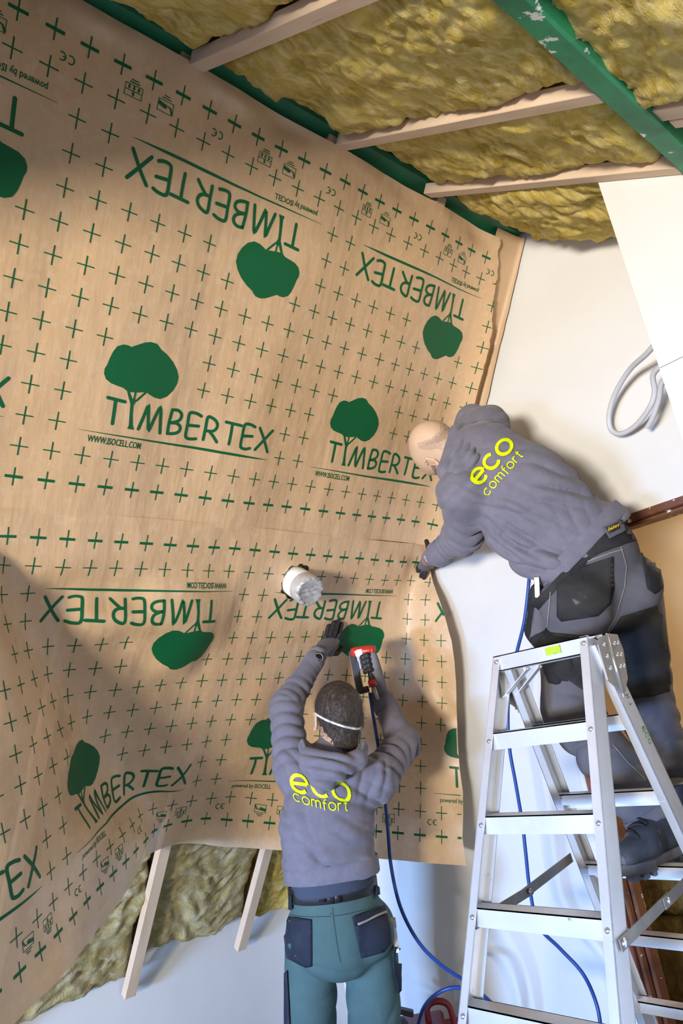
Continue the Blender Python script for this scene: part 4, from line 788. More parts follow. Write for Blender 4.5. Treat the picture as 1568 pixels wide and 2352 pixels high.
def ring_on(name, bvh, c, axis, ref, hgt, off, m, parent, n=64, rmax=0.4, prof=None, a0=0.0, a1=2 * math.pi, tilt=None):
    """band lying around a body at c: height hgt along axis, pressed onto the surface"""
    axis = unit(axis); u = unit(np.asarray(ref) - axis * np.dot(ref, axis)); w = np.cross(axis, u); rows = [-0.5, -0.42, 0.42, 0.5]; lift = [0.0, off, off, 0.0]; closed = abs(a1 - a0 - 2 * math.pi) < 1e-6
    R = []; N_ = n if closed else n + 1
    for k in range(N_):
        a = a0 + (a1 - a0) * k / n; d = u * math.cos(a) + w * math.sin(a); rr = []
        for s in (-0.35, 0, 0.35):
            o_ = np.asarray(c) + axis * hgt * s; h = bvh.ray_cast(Vector(o_ + d * rmax), Vector(-d), rmax); rr.append(rmax - h[3] if h[0] is not None else 0.02)
        R.append(max(rr))
    R = np.array(R)
    for _ in range(6): R = (R * 2 + np.roll(R, 1) + np.roll(R, -1)) / 4 if closed else R
    v = []; f = []
    for k in range(N_):
        a = a0 + (a1 - a0) * k / n; d = u * math.cos(a) + w * math.sin(a)
        for s, l in zip(rows, lift): v.append(np.asarray(c) + axis * hgt * s + d * (R[k] + l))
    for k in range(n):
        for j in range(3): f.append((k * 4 + j, ((k + 1) % N_) * 4 + j, ((k + 1) % N_) * 4 + j + 1, k * 4 + j + 1))
    return obj(name, v, f, m, parent, True)
def rects(d, mfn): return None
# stroke letters for the back print, x-height 1
def _arc(cx, cy, rx, ry, a0, a1, n=14): return [(cx + rx * math.cos(math.radians(t)), cy + ry * math.sin(math.radians(t))) for t in np.linspace(a0, a1, n)]
GL = {'c': ([_arc(0.5, 0.5, 0.5, 0.5, 48, 318)], 0.95), 'o': ([_arc(0.52, 0.5, 0.52, 0.5, 0, 360, 22)], 1.04), 'e': ([_arc(0.5, 0.5, 0.5, 0.5, 0, 312), [(0.02, 0.5), (0.98, 0.5)]], 1.0),
      'm': ([[(0, 0), (0, 1)], _arc(0.32, 0.66, 0.32, 0.34, 180, 0, 8) + [(0.64, 0)], _arc(0.96, 0.66, 0.32, 0.34, 180, 0, 8) + [(1.28, 0)]], 1.28),
      'f': ([[(0.22, -0.15), (0.22, 0.9), (0.26, 1.15), (0.42, 1.28), (0.6, 1.28)], [(0.0, 0.82), (0.55, 0.82)]], 0.55), 'r': ([[(0, 0), (0, 1)], [(0, 0.62), (0.12, 0.86), (0.3, 0.97), (0.5, 0.95)]], 0.5), 't': ([[(0.25, 1.3), (0.25, 0.2), (0.32, 0.04), (0.5, 0.0)], [(0.0, 0.95), (0.55, 0.95)]], 0.55)}
def stroke_text(word, w, gap, sx=1.0):
    a = Print(); x = 0
    for ch in word:
        st, adv = GL[ch]
        for s in st: a.ribbon([(x + px_ * sx, py_) for px_, py_ in s], w, caps=False, step=0.2)
        x += adv * sx + gap
    return a, x - gap
def ear(name, e, u, f, l, parent):        # outer ear: rim, inner fold, lobe; l points away from the head
    pr = [cone(e + u * 0.020 - f * 0.014, e + u * 0.030 + f * 0.004, 0.0052, 0.0052), cone(e + u * 0.030 + f * 0.004, e + u * 0.020 + f * 0.015, 0.0050, 0.0042), cone(e + u * 0.020 - f * 0.014, e - u * 0.008 - f * 0.016, 0.0052, 0.0048), cone(e - u * 0.008 - f * 0.016, e - u * 0.026 - f * 0.002, 0.0048, 0.0075), cone(e + u * 0.012 - f * 0.004 - l * 0.005, e - u * 0.010 - f * 0.006 - l * 0.005, 0.0095, 0.0085), cone(e + u * 0.004 + f * 0.010 - l * 0.006, e - u * 0.016 + f * 0.006 - l * 0.006, 0.0075, 0.0075), cone(e + u * 0.012 - l * 0.012, e - u * 0.012 - l * 0.012, 0.012, 0.011)]
    V, F = sdf_mesh(pr, 0.0026, 0.004, smooth=1); return mesh_obj(name, V, F, M['skin'], parent)
def hand(pts, base_r=0.011):              # glove prims from finger chains
    pr = []
    for ch, r in pts:
        for k in range(len(ch) - 1): pr.append(cone(ch[k], ch[k + 1], r * (1 - 0.07 * k), r * (1 - 0.07 * (k + 1)), k=0.004))
    return pr
M['hoodie'] = mat('grey_blue_sweatshirt', (0.156, 0.149, 0.188), rough=0.92, spec=0.15, sheen=0.15, var=((0.183, 0.174, 0.212), 30, 5, 0.4, 0.7), bump=(420, 0.25, 0.002))
M['hoodie_dark'] = mat('dark_undershirt', (0.055, 0.068, 0.10), rough=0.9, spec=0.15, bump=(300, 0.2, 0.002))
M['lime_print'] = mat('lime_back_print', (0.72, 0.86, 0.0), rough=0.5, spec=0.4)
M['teal'] = mat('teal_work_trousers', (0.075, 0.135, 0.135), rough=0.85, spec=0.2, var=[((0.06, 0.11, 0.112), 8, 5, 0.4, 0.7), ((0.03, 0.05, 0.055), 55, 3, 0.72, 0.78)], bump=(350, 0.25, 0.002))
M['navy'] = mat('navy_pocket_fabric', (0.018, 0.024, 0.040), rough=0.8, spec=0.25, var=((0.035, 0.042, 0.06), 18, 5, 0.5, 0.75), bump=(300, 0.3, 0.002))
M['greyt'] = mat('grey_work_trousers', (0.125, 0.12, 0.135), rough=0.88, spec=0.2, var=[((0.09, 0.087, 0.10), 6, 5, 0.4, 0.7), ((0.22, 0.20, 0.18), 14, 6, 0.66, 0.8)], bump=(350, 0.25, 0.002))
M['black_fab'] = mat('dusty_black_fabric', (0.022, 0.022, 0.024), rough=0.85, spec=0.2, var=[((0.05, 0.047, 0.043), 7, 6, 0.45, 0.75), ((0.16, 0.14, 0.11), 22, 6, 0.68, 0.78)], bump=(300, 0.3, 0.002))
M['skin'] = mat('skin', (0.60, 0.42, 0.285), rough=0.5, spec=0.4, var=((0.55, 0.35, 0.235), 18, 4, 0.45, 0.75), bump=(200, 0.1, 0.001))
M['hair'] = mat('short_brown_hair', (0.045, 0.032, 0.024), rough=0.6, spec=0.35, var=((0.12, 0.10, 0.085), 60, 4, 0.5, 0.75), bump=(150, 0.5, 0.004), stretch=(1, 1, 0.3))
M['glove'] = mat('grey_knit_glove', (0.20, 0.195, 0.215), rough=0.95, spec=0.1, bump=(600, 0.4, 0.002))
M['glove_black'] = mat('black_glove_coating', (0.022, 0.021, 0.023), rough=0.55, spec=0.35, bump=(200, 0.2, 0.001))
M['white_elastic'] = mat('white_elastic', (0.85, 0.85, 0.87), rough=0.7)
M['watch'] = mat('black_watch', (0.008, 0.008, 0.009), rough=0.15, spec=0.6)
M['stitch'] = mat('pale_seam_dust', (0.30, 0.27, 0.235), rough=0.9)
M['ruler'] = mat('white_folding_rule', (0.80, 0.80, 0.80), rough=0.5)
M['leather'] = mat('worn_boot_leather', (0.035, 0.040, 0.052), rough=0.5, spec=0.4, var=[((0.085, 0.09, 0.105), 9, 5, 0.42, 0.68), ((0.22, 0.21, 0.21), 15, 6, 0.58, 0.8)], bump=(80, 0.3, 0.003))
M['sole'] = mat('boot_sole', (0.10, 0.11, 0.13), rough=0.7, var=((0.16, 0.165, 0.18), 20, 4, 0.45, 0.7))
M['red_gun'] = mat('red_stapler_housing', (0.52, 0.035, 0.02), rough=0.35, spec=0.5)

# ------------------------------------------------------------------ the standing worker
f1 = unit([0.42, 0.90, 0.0]); s1v = unit(np.cross(f1, Z3))           # facing, his right-hand side
pel = at(780, 2140, 2.52); waist = at(768, 2045, 2.49); chest = at(752, 1890, 2.50); ush = at(762, 1800, 2.54); neck = at(772, 1728, 2.57)
Lsh = at(672, 1772, 2.56); Rsh = at(868, 1792, 2.56); Lel = at(656, 1622, 2.72); Lwr = at(727, 1508, 2.915); Rel = at(926, 1708, 2.76); Rwr = at(874, 1600, 2.875)
hd = at(778, 1643, 2.61)
Lh = at(714, 2160, 2.52); Rh = at(850, 2160, 2.52); Lk = at(712, 2380, 2.50); Rk = at(862, 2385, 2.50)
La = np.array([Lk[0] - 0.02, Lk[1] - 0.0, 0.10]); Ra = np.array([Rk[0] + 0.01, Rk[1] + 0.0, 0.10])
# body under the clothes, one continuous skin
hu = unit(Z3 * 1.0 - f1 * 0.18 + s1v * 0.10)                           # crown direction, head tipped back a little
hf = unit(f1 + hu * 0.05 - hu * np.dot(f1, hu)); hs = np.cross(hf, hu)
head1 = [ball(hd, 0.088, hs, 0.86), ball(hd + hu * 0.018 - hf * 0.012, 0.094, hs, 0.84), cone(hd - hu * 0.03 + hf * 0.03, hd - hu * 0.085 + hf * 0.055, 0.062, 0.040, hs, 0.9), cone(hd - hu * 0.03 - hf * 0.02, neck - Z3 * 0.03, 0.062, 0.066), ball(hd + hf * 0.092 - hu * 0.02, 0.014, k=0.012), ball(hd + hf * 0.082 - hu * 0.05, 0.02, k=0.015)]

Lpalm = at(748, 1474, 2.995); Rpalm = at(858, 1558, 2.90)
bodyp = head1 + [cone(waist, chest, 0.115, 0.13, f1, 0.72), cone(chest, ush, 0.14, 0.12, f1, 0.75), cone(Lsh, Rsh, 0.055, 0.055), cone(Lsh, Lel, 0.045, 0.038), cone(Lel, Lwr, 0.036, 0.026), cone(Rsh, Rel, 0.045, 0.038), cone(Rel, Rwr, 0.036, 0.026), cone(waist, pel, 0.112, 0.115, f1, 0.75), cone(Lh, Rh, 0.08, 0.08), cone(Lh, Lk, 0.075, 0.052), cone(Lk, La, 0.05, 0.036), cone(Rh, Rk, 0.075, 0.052), cone(Rk, Ra, 0.05, 0.036), cone(La, La + f1 * 0.15 - Z3 * 0.05, 0.036, 0.025), cone(Ra, Ra + f1 * 0.15 - Z3 * 0.05, 0.036, 0.025)]
V, F = sdf_mesh(bodyp, 0.0085, 0.025)
w1 = tag(mesh_obj('person', V, F, M['skin']), 'person in grey hoodie and teal trousers stapling the membrane with arms raised', 'person', 'workers')
bvh_head1 = bvh_of(V, F)
# hoodie
dwn = np.array([0, 0, -1.0])
hoop = [cone(waist + Z3 * 0.02, chest, 0.150, 0.160, f1, 0.80), cone(chest, ush, 0.162, 0.14, f1, 0.80), cone(Lsh + s1v * 0.03, Rsh - s1v * 0.03, 0.082, 0.082), cone(ush, neck, 0.10, 0.075, f1, 0.9),
        cone(Lsh, Lel, 0.069, 0.058), cone(Lel, Lwr - unit(Lwr - Lel) * 0.01, 0.056, 0.040), cone(Rsh, Rel, 0.071, 0.060), cone(Rel, Rwr - unit(Rwr - Rel) * 0.012, 0.058, 0.042), ball(at(678, 1985, 2.47), 0.045), ball(at(840, 1995, 2.47), 0.045), cone(at(700, 1980, 2.43), at(825, 1988, 2.43), 0.05, 0.05)]
V, F = sdf_mesh(hoop, 0.0066, 0.035, cuts=[((0, 0, at(770, 2028, 2.37)[2]), (0, 0, -1))])
N = vnormals(V, F)
D = limb_folds(V, N, Lsh, Lel, 0.0062, 0.055, 0.07, 1) + limb_folds(V, N, Lel, Lwr, 0.0075, 0.042, 0.055, 2) + limb_folds(V, N, Rsh, Rel, 0.0100, 0.060, 0.07, 3) + limb_folds(V, N, Rel, Rwr, 0.0060, 0.050, 0.055, 4)
ri = s1v
D += dir_folds(V, N, at(760, 1975, 2.38), unit(Z3 + ri * 0.45), unit(ri - Z3 * 0.45), 0.0165, 0.060, 0.20, 5) + dir_folds(V, N, at(850, 1880, 2.42), unit(ri * 0.6 + Z3), unit(ri - Z3 * 0.6), 0.013, 0.05, 0.12, 6) + dir_folds(V, N, at(665, 1880, 2.42), unit(ri), unit(Z3), 0.010, 0.06, 0.14, 7) + dir_folds(V, N, at(860, 1760, 2.47), unit(ri - Z3 * 0.3), unit(Z3), 0.013, 0.045, 0.09, 8) + dir_folds(V, N, at(680, 1760, 2.47), unit(ri + Z3 * 0.3), unit(Z3), 0.010, 0.045, 0.08, 9)
V = laplace(V + D, F, 0.35)
hood_o = mesh_obj('hoodie', V, F, M['hoodie'], w1); hb1 = bvh_of(V, F)
ring_on('hem_band', hb1, np.array([waist[0], waist[1], at(770, 2028, 2.37)[2] + 0.028]), Z3 + s1v * 0.04, s1v, 0.055, 0.004, M['hoodie'], hood_o, rmax=0.35)
ring_on('cuff', hb1, Lwr - unit(Lwr - Lel) * 0.035, Lwr - Lel, s1v, 0.05, 0.002, M['hoodie'], hood_o, 24, 0.12); ring_on('cuff', hb1, Rwr - unit(Rwr - Rel) * 0.035, Rwr - Rel, s1v, 0.05, 0.002, M['hoodie'], hood_o, 24, 0.12)
# hood lying on the back
hp_ = [cone(at(697, 1712, 2.53), at(712, 1745, 2.46), 0.020, 0.030), cone(at(712, 1745, 2.46), at(765, 1765, 2.42), 0.032, 0.036), cone(at(765, 1762, 2.42), at(822, 1744, 2.46), 0.030, 0.027), cone(at(822, 1748, 2.46), at(834, 1718, 2.53), 0.028, 0.020), cone(at(735, 1762, 2.42), at(742, 1800, 2.40), 0.042, 0.026, f1, 0.75), cone(at(785, 1760, 2.42), at(746, 1796, 2.40), 0.030, 0.020, f1, 0.75), cone(at(712, 1750, 2.45), at(736, 1800, 2.40), 0.030, 0.02)]
V, F = sdf_mesh(hp_, 0.006, 0.03); N = vnormals(V, F)
V = laplace(V + dir_folds(V, N, at(768, 1770, 2.40), unit(Z3 + ri * 0.5), unit(ri - Z3 * 0.5), 0.011, 0.035, 0.12, 21), F, 0.4)
hood_m = mesh_obj('hood', V, F, M['hoodie'], hood_o)
MB().tube(spline([at(694, 1700, 2.515), at(706, 1728, 2.462), at(730, 1742, 2.425), at(765, 1748, 2.415), at(805, 1742, 2.43), at(828, 1728, 2.465), at(837, 1706, 2.515)], 8), 0.0075, 8).build('hood_rim', M['hoodie'], hood_o, True)
# back print
def affine(o, ex, ey): o, ex, ey = (np.asarray(q, float) for q in (o, ex, ey)); return lambda v: o + v[:, :1] * ex + v[:, 1:] * ey
a, L = stroke_text('eco', 0.21, 0.30, 1.0)
drape('back_print', a, affine((673, 1817), (36.5, 7.0), (-5.5, -40)), hb1, M['lime_print'], hood_o, 0.0035)
a, L = stroke_text('comfort', 0.17, 0.34, 1.0)
def arc_T(v):
    x = v[:, 0] / L; return np.stack([676 + x * 122 - v[:, 1] * 1.5, 1838 + 24 * x + 7 * np.sin(np.pi * x) - v[:, 1] * 16.5], -1)
drape('back_print', a, arc_T, hb1, M['lime_print'], hood_o, 0.0035)
# shirt tail and trousers
ZB = at(770, 2062, 2.38)[2]
V, F = sdf_mesh([cone(waist - Z3 * 0.03, waist + Z3 * 0.09, 0.150, 0.150, f1, 0.80)], 0.008, 0.02, cuts=[((0, 0, ZB), (0, 0, -1)), ((0, 0, ZB + 0.13), (0, 0, 1))]); mesh_obj('undershirt', V, F, M['hoodie_dark'], w1)
tw = at(769, 2078, 2.50)
trp = [cone(tw + Z3 * 0.06, tw - Z3 * 0.07, 0.154, 0.166, f1, 0.82), cone(at(722, 2128, 2.52), at(842, 2128, 2.52), 0.100, 0.100), ball(at(712, 2145, 2.45), 0.083), ball(at(850, 2145, 2.45), 0.083), cone(Lh, Lk, 0.094, 0.090), cone(Lk, La + Z3 * 0.02, 0.090, 0.085), cone(Rh, Rk, 0.096, 0.092), cone(Rk, Ra + Z3 * 0.02, 0.092, 0.085)]
V, F = sdf_mesh(trp, 0.007, 0.018, cuts=[((0, 0, ZB + 0.024), (0, 0, 1)), ((0, 0, 0.05), (0, 0, -1))]); N = vnormals(V, F)
D = limb_folds(V, N, Lh, Lk, 0.0035, 0.10, 0.09, 31, 0.2) + limb_folds(V, N, Rh, Rk, 0.0035, 0.10, 0.09, 32, 0.2) + limb_folds(V, N, Lk, La, 0.005, 0.07, 0.09, 33) + limb_folds(V, N, Rk, Ra, 0.005, 0.07, 0.09, 34) + dir_folds(V, N, at(780, 2215, 2.42), unit(Z3 + ri * 0.2), ri, 0.007, 0.05, 0.10, 35) + dir_folds(V, N, at(880, 2260, 2.44), unit(ri + Z3 * 0.3), unit(Z3 - ri * 0.3), 0.006, 0.06, 0.12, 36)
V = laplace(V + D, F, 0.3); tro = mesh_obj('trousers', V, F, M['teal'], w1); tb1 = bvh_of(V, F)
patch('back_pocket', [(656, 2098), (665, 2105), (716, 2112), (717, 2218), (704, 2220), (660, 2200), (655, 2150)], tb1, M['navy'], tro, 0.004)
patch('back_pocket', [(808, 2106), (882, 2084), (894, 2130), (896, 2165), (880, 2185), (828, 2200)], tb1, M['navy'], tro, 0.004)
patch('pocket_flap', [(806, 2106), (878, 2082), (884, 2098), (818, 2122)], tb1, M['navy'], tro, 0.009)
patch('dusty_edge', [(817, 2120), (882, 2097), (884, 2102), (819, 2125)], tb1, M['stitch'], tro, 0.012, 8, 0.002)
patch('side_pocket', [(650, 2235), (662, 2228), (668, 2352), (664, 2420), (650, 2420)], tb1, M['navy'], tro, 0.006)
patch('holster_pocket', [(898, 2170), (912, 2178), (922, 2250), (921, 2285), (908, 2280), (896, 2220)], tb1, M['navy'], tro, 0.012)
for pts in ([(664, 2102), (690, 2106), (720, 2107), (757, 2106)], [(762, 2106), (800, 2100), (840, 2090), (868, 2078)], [(761, 2085), (765, 2120), (772, 2170), (780, 2212)]):
    drape('seam', Print().ribbon(pts, 1.6, False, 8), lambda v: v, tb1, M['teal'], tro, 0.0035)
hem1 = at(667, 2228, 2.44)
# belt
blt = ring_on('belt', tb1, np.array([tw[0], tw[1], ZB + 0.003]), Z3 + s1v * 0.06, s1v, 0.050, 0.006, M['black_plastic'], tro, 72, 0.35)
bb = bvh_of(np.array([v.co[:] for v in blt.data.vertices]), np.array([p.vertices[:] for p in blt.data.polygons]))
for x in (740, 775): patch('belt_buckle', [(x - 7, 2048), (x + 7, 2046), (x + 7, 2084), (x - 7, 2086)], bb, M['black_plastic'], blt, 0.004, 10, 0.005)
patch('belt_buckle', [(750, 2050), (766, 2049), (765, 2088), (752, 2088)], bb, M['black_plastic'], blt, 0.002, 10, 0.003)
patch('belt_loop', [(669, 2056), (675, 2056), (675, 2090), (669, 2088)], tb1, M['navy'], tro, 0.010, 8)
patch('belt_loop', [(857, 2034), (864, 2032), (866, 2056), (858, 2058)], tb1, M['navy'], tro, 0.010, 8)
# boots on the floor
for A in (La, Ra):
    b = np.array([A[0], A[1], 0.0])
    V, F = sdf_mesh([cone(b + Z3 * 0.13, b + Z3 * 0.06, 0.052, 0.05), cone(b + Z3 * 0.055 - f1 * 0.03, b + f1 * 0.14 + Z3 * 0.045, 0.05, 0.044), ball(b + f1 * 0.15 + Z3 * 0.04, 0.042)], 0.008, 0.03, cuts=[(b + Z3 * 0.012, (0, 0, -1))]); bo = mesh_obj('boot', V, F, M['leather'], w1)
    MB().box(b + f1 * 0.055 + Z3 * 0.012, f1, s1v, Z3, 0.14, 0.048, 0.012, 0.006).build('sole', M['sole'], bo)
# hair: a cap with short strands
hc = hd + hu * 0.018 - hf * 0.012
V, F = sdf_mesh([ball(hc, 0.099, hs, 0.845), cone(hd - hu * 0.02 - hf * 0.03, hd - hu * 0.120 - hf * 0.028, 0.066, 0.062, hs, 0.95), ball(hd + hu * 0.03 + hf * 0.02, 0.088, hs, 0.9)], 0.006, 0.03, cuts=[(hd + hf * 0.050 + hu * 0.03, hf * 1.0 - hu * 0.35), (hd - hu * 0.126, -hu - hf * 0.1)])
N = vnormals(V, F); V = V + (0.0025 * fbm(V * 60, 3, 77))[:, None] * N
ear('ear', hd + hs * -0.091 - hu * 0.018 + hf * 0.0, hu, hf, -hs, w1); ear('ear', hd + hs * 0.091 - hu * 0.018, hu, hf, hs, w1)
hair = mesh_obj('hair', V, F, M['hair'], w1); hbv = bvh_of(V, F)
rng = np.random.default_rng(5); sv = []; sf = []
for k in rng.choice(len(V), 5200):
    n = N[k]; p = V[k] + rng.normal(0, 0.002, 3); fl = unit(-hu * 0.9 + n * 0.55 + rng.normal(0, 0.25, 3)); sd_ = unit(np.cross(fl, n)) * 0.0006; L_ = 0.010 + 0.008 * rng.random()
    q = len(sv); sv += [p - sd_, p + sd_, p + fl * L_ + n * 0.002]; sf.append((q, q + 1, q + 2))
tag(obj('hair_strands', sv, sf, M['hair'], hair), kind='stuff')
# mask strap round the head
ax_ = unit(hu + hs * 0.30 - hf * 0.12)
ring_on('mask_strap', hbv, hd - hu * 0.015 + hs * 0.0, ax_, -hf, 0.008, 0.0035, M['white_elastic'], w1, 60, 0.2, a0=-1.75, a1=1.75)
# left glove, flat on the membrane
def on_sheet(x, y, back):                  # point 'back' metres in front of the lower sheet
    lo_, hi_ = 2.5, 3.3; r = at(x, y, 1.0) - EYE
    h = SHB.ray_cast(Vector(EYE), Vector(unit(r))); return np.array(h[0]) + np.array(-NN) * back
_sv = np.array([v.co[:] for v in low_sheet.data.vertices]); SHB = BVHTree.FromPolygons([Vector(v) for v in _sv], [tuple(p.vertices) for p in low_sheet.data.polygons])
kn = [on_sheet(x, y, 0.030) for x, y in ((727, 1474), (738, 1468), (749, 1465), (760, 1467))]; tp = [on_sheet(x, y, 0.010) for x, y in ((751, 1436), (763, 1428), (773, 1425), (781, 1431))]
fing = [([kn[i], (kn[i] * 0.55 + tp[i] * 0.45) + np.array(-NN) * 0.008, tp[i]], 0.0118 if i else 0.0108) for i in range(4)]
th = [([on_sheet(748, 1494, 0.03), on_sheet(766, 1496, 0.022), on_sheet(781, 1487, 0.012)], 0.012)]
V, F = sdf_mesh(hand(fing + th), 0.0038, 0.004, smooth=1); gl = mesh_obj('glove_fingers', V, F, M['glove_black'], w1)
wrp = Lwr + unit(Lwr - Lel) * 0.0
V, F = sdf_mesh([cone(kn[0], (kn[0] + wrp) / 2, 0.016, 0.020), cone(kn[1], wrp, 0.019, 0.030), cone(kn[2], wrp, 0.019, 0.030), cone(kn[3], (kn[3] + wrp) / 2, 0.016, 0.02), cone(kn[3], th[0][0][0], 0.015, 0.016), cone(wrp, wrp - unit(Lwr - Lel) * 0.045, 0.034, 0.036)], 0.0045, 0.014, smooth=1)
glv = mesh_obj('glove', V, F, M['glove'], w1)
gb = bvh_of(V, F); ring_on('glove_cuff', gb, wrp + unit(Lwr - Lel) * 0.012, Lwr - Lel, s1v, 0.026, 0.002, M['glove'], glv, 24, 0.1)
# watch
wc = at(731, 1511, 2.865); wn = unit(EYE - wc + np.array([0.25, -0.1, 0.2]))
wtch = MB().tube([wc - wn * 0.006, wc + wn * 0.004, wc + wn * 0.006], [0.0205, 0.0205, 0.018], 24).build('watch', M['watch'], w1, True)
MB().tube([wc + wn * 0.0062 + (unit(np.cross(wn, Z3)) * math.cos(t) + np.cross(unit(np.cross(wn, Z3)), wn) * math.sin(t)) * 0.0175 for t in np.linspace(0, 2 * math.pi, 25)], 0.0016, 6, cap=False).build('bezel', M['alu_dull'], wtch, True)
ring_on('watch_strap', gb, wrp - unit(Lwr - Lel) * 0.014, Lwr - Lel, s1v, 0.018, 0.003, M['rubber'], wtch, 24, 0.1)

# ------------------------------------------------------------------ stapler in his right hand
def stapler(name, o, u, r, n, label, sc=1.0):
    """pneumatic stapler: o = nose top, u = along magazine (downwards), r = towards the handle side, n = towards the viewer"""
    g = tag(empty(name, o), label, 'stapler', 'pneumatic staplers')
    B = lambda a, b, c: o + u * a * sc + r * b * sc + n * c * sc
    MB().box(B(0.075, 0.004, 0), u, r, n, 0.088 * sc, 0.013 * sc, 0.012 * sc, 0.002).build('magazine', M['black_plastic'], g)
    MB().box(B(0.075, -0.010, 0), u, r, n, 0.082 * sc, 0.002 * sc, 0.005 * sc, 0.001).build('magazine_rail', M['alu_dull'], g)
    MB().tube([B(-0.004, 0.002, 0.004), B(-0.002, 0.02, 0.004), B(0.008, 0.082, 0.006), B(0.010, 0.090, 0.006)], [0.019 * sc, 0.0215 * sc, 0.0215 * sc, 0.017 * sc], 22).build('cylinder_housing', M['red_gun'], g, True)
    MB().tube([B(0.001, 0.022, 0.004), B(0.0045, 0.052, 0.005)], 0.0219 * sc, 22).build('highlight_band', M['white_elastic'], g, True)  # white band painted as the highlight on the red cylinder
    MB().tube([B(0.0085, 0.086, 0.006), B(0.0115, 0.099, 0.006)], [0.020 * sc, 0.019 * sc], 22).build('end_cap', M['red_gun'], g, True)
    MB().tube(spline([B(0.012, 0.045, 0.0), B(0.040, 0.056, 0.0), B(0.085, 0.064, 0.0), B(0.130, 0.062, 0.0)], 6), [0.015 * sc] * 19, 12).build('handle', M['black_plastic'], g, True)
    MB().box(B(0.045, 0.024, 0.002), u, r, n, 0.028 * sc, 0.007 * sc, 0.006 * sc, 0.002).build('trigger_guard', M['alu_dull'], g)
    MB().box(B(0.060, 0.018, 0.012), u, r, n, 0.020 * sc, 0.003 * sc, 0.002 * sc, 0.001).build('blue_label', M['hose'], g)
    MB().tube([B(0.125, 0.060, 0), B(0.150, 0.060, 0)], 0.017 * sc, 14).build('handle_end', M['red_gun'], g, True)
    MB().tube([B(0.148, 0.060, 0), B(0.175, 0.064, 0), B(0.205, 0.068, 0)], [0.009 * sc, 0.008 * sc, 0.0065 * sc], 12).build('hose_coupling', M['alu_dull'], g, True)
    MB().box(B(0.155, 0.020, 0), u, r, n, 0.012 * sc, 0.020 * sc, 0.008 * sc, 0.002).build('rear_bracket', M['black_plastic'], g)
    return g
so = at(808, 1502, 2.90); su = unit(at(826, 1592, 2.83) - so); sr = at(862, 1512, 2.86) - so; sr = unit(sr - su * np.dot(sr, su)); sn = np.cross(su, sr); sn = sn if np.dot(sn, EYE - so) > 0 else -sn
stapler('stapler', so, su, sr, sn, 'red and black air stapler held against the membrane by the standing worker')
SB = lambda a, b, c: so + su * a + sr * b + sn * c
# right glove closed round the handle
rk = [SB(0.028 + 0.020 * i, 0.086, 0.006) for i in range(4)]
fr = [([rk[i], SB(0.028 + 0.020 * i, 0.070, 0.027), SB(0.030 + 0.020 * i, 0.046, 0.024), SB(0.030 + 0.020 * i, 0.040, 0.006)], 0.0105) for i in range(4)]
trh = [([SB(0.085, 0.092, -0.012), SB(0.050, 0.080, -0.026), SB(0.028, 0.055, -0.024)], 0.0115)]
V, F = sdf_mesh(hand(fr + trh), 0.004, 0.004, smooth=1); mesh_obj('glove_fingers', V, F, M['glove_black'], w1)
V, F = sdf_mesh([cone(rk[0], Rwr, 0.017, 0.028), cone(rk[1], Rwr, 0.018, 0.028), cone(rk[2], Rwr, 0.018, 0.028), cone(rk[3], Rwr, 0.017, 0.028), cone(Rwr, Rwr - unit(Rwr - Rel) * 0.02, 0.032, 0.034)], 0.0045, 0.014, smooth=1); mesh_obj('glove', V, F, M['glove'], w1)
# folding rule in the thigh pocket
ra_ = at(902, 2112, 2.47); rb_ = at(911, 2185, 2.46)
rl = tag(MB().bar(ra_, rb_, 0.018, 0.026, unit(np.cross(rb_ - ra_, EYE - ra_)), 0.002).build('folding_rule', M['ruler']), 'white folding rule sticking out of the standing worker\'s thigh pocket', 'ruler', 'folding rules')
MB().bar(ra_ - unit(rb_ - ra_) * 0.001, ra_ + unit(rb_ - ra_) * 0.022, 0.0195, 0.0275, unit(np.cross(rb_ - ra_, EYE - ra_)), 0.001).build('hinge_cap', M['rivet'], rl)

# ------------------------------------------------------------------ the worker on the ladder
vd = unit(at(1210, 1150, 1.0) - EYE)                                   # he bends away from the viewer, back towards us
wa2 = at(1345, 1262, 2.42); ch2 = at(1205, 1142, 2.46); us2 = at(1118, 1066, 2.55); nk2 = at(1066, 1034, 2.60)
Ls2 = at(1062, 1132, 2.46); Rs2 = at(1116, 986, 2.70); Le2 = at(1066, 1226, 2.66); Lw2 = at(996, 1280, 2.86); Re2 = at(1084, 970, 2.90); Rw2 = at(1034, 1062, 2.97)
hd2 = at(1001, 1031, 2.68)
u2 = unit(at(948, 1014, 2.72) - at(1052, 1042, 2.64)); f2 = at(1020, 1110, 2.78) - at(1000, 1030, 2.68); f2 = unit(f2 - u2 * np.dot(f2, u2)); l2 = np.cross(u2, f2)     # crown, face, his left
pv2 = at(1370, 1370, 2.44); Lp = at(1312, 1400, 2.44); Rp = at(1446, 1378, 2.52); Lk2 = at(1308, 1628, 2.27); Rk2 = at(1488, 1640, 2.38); La2 = at(1490, 1865, 2.12); Ra2 = at(1562, 1850, 2.24)
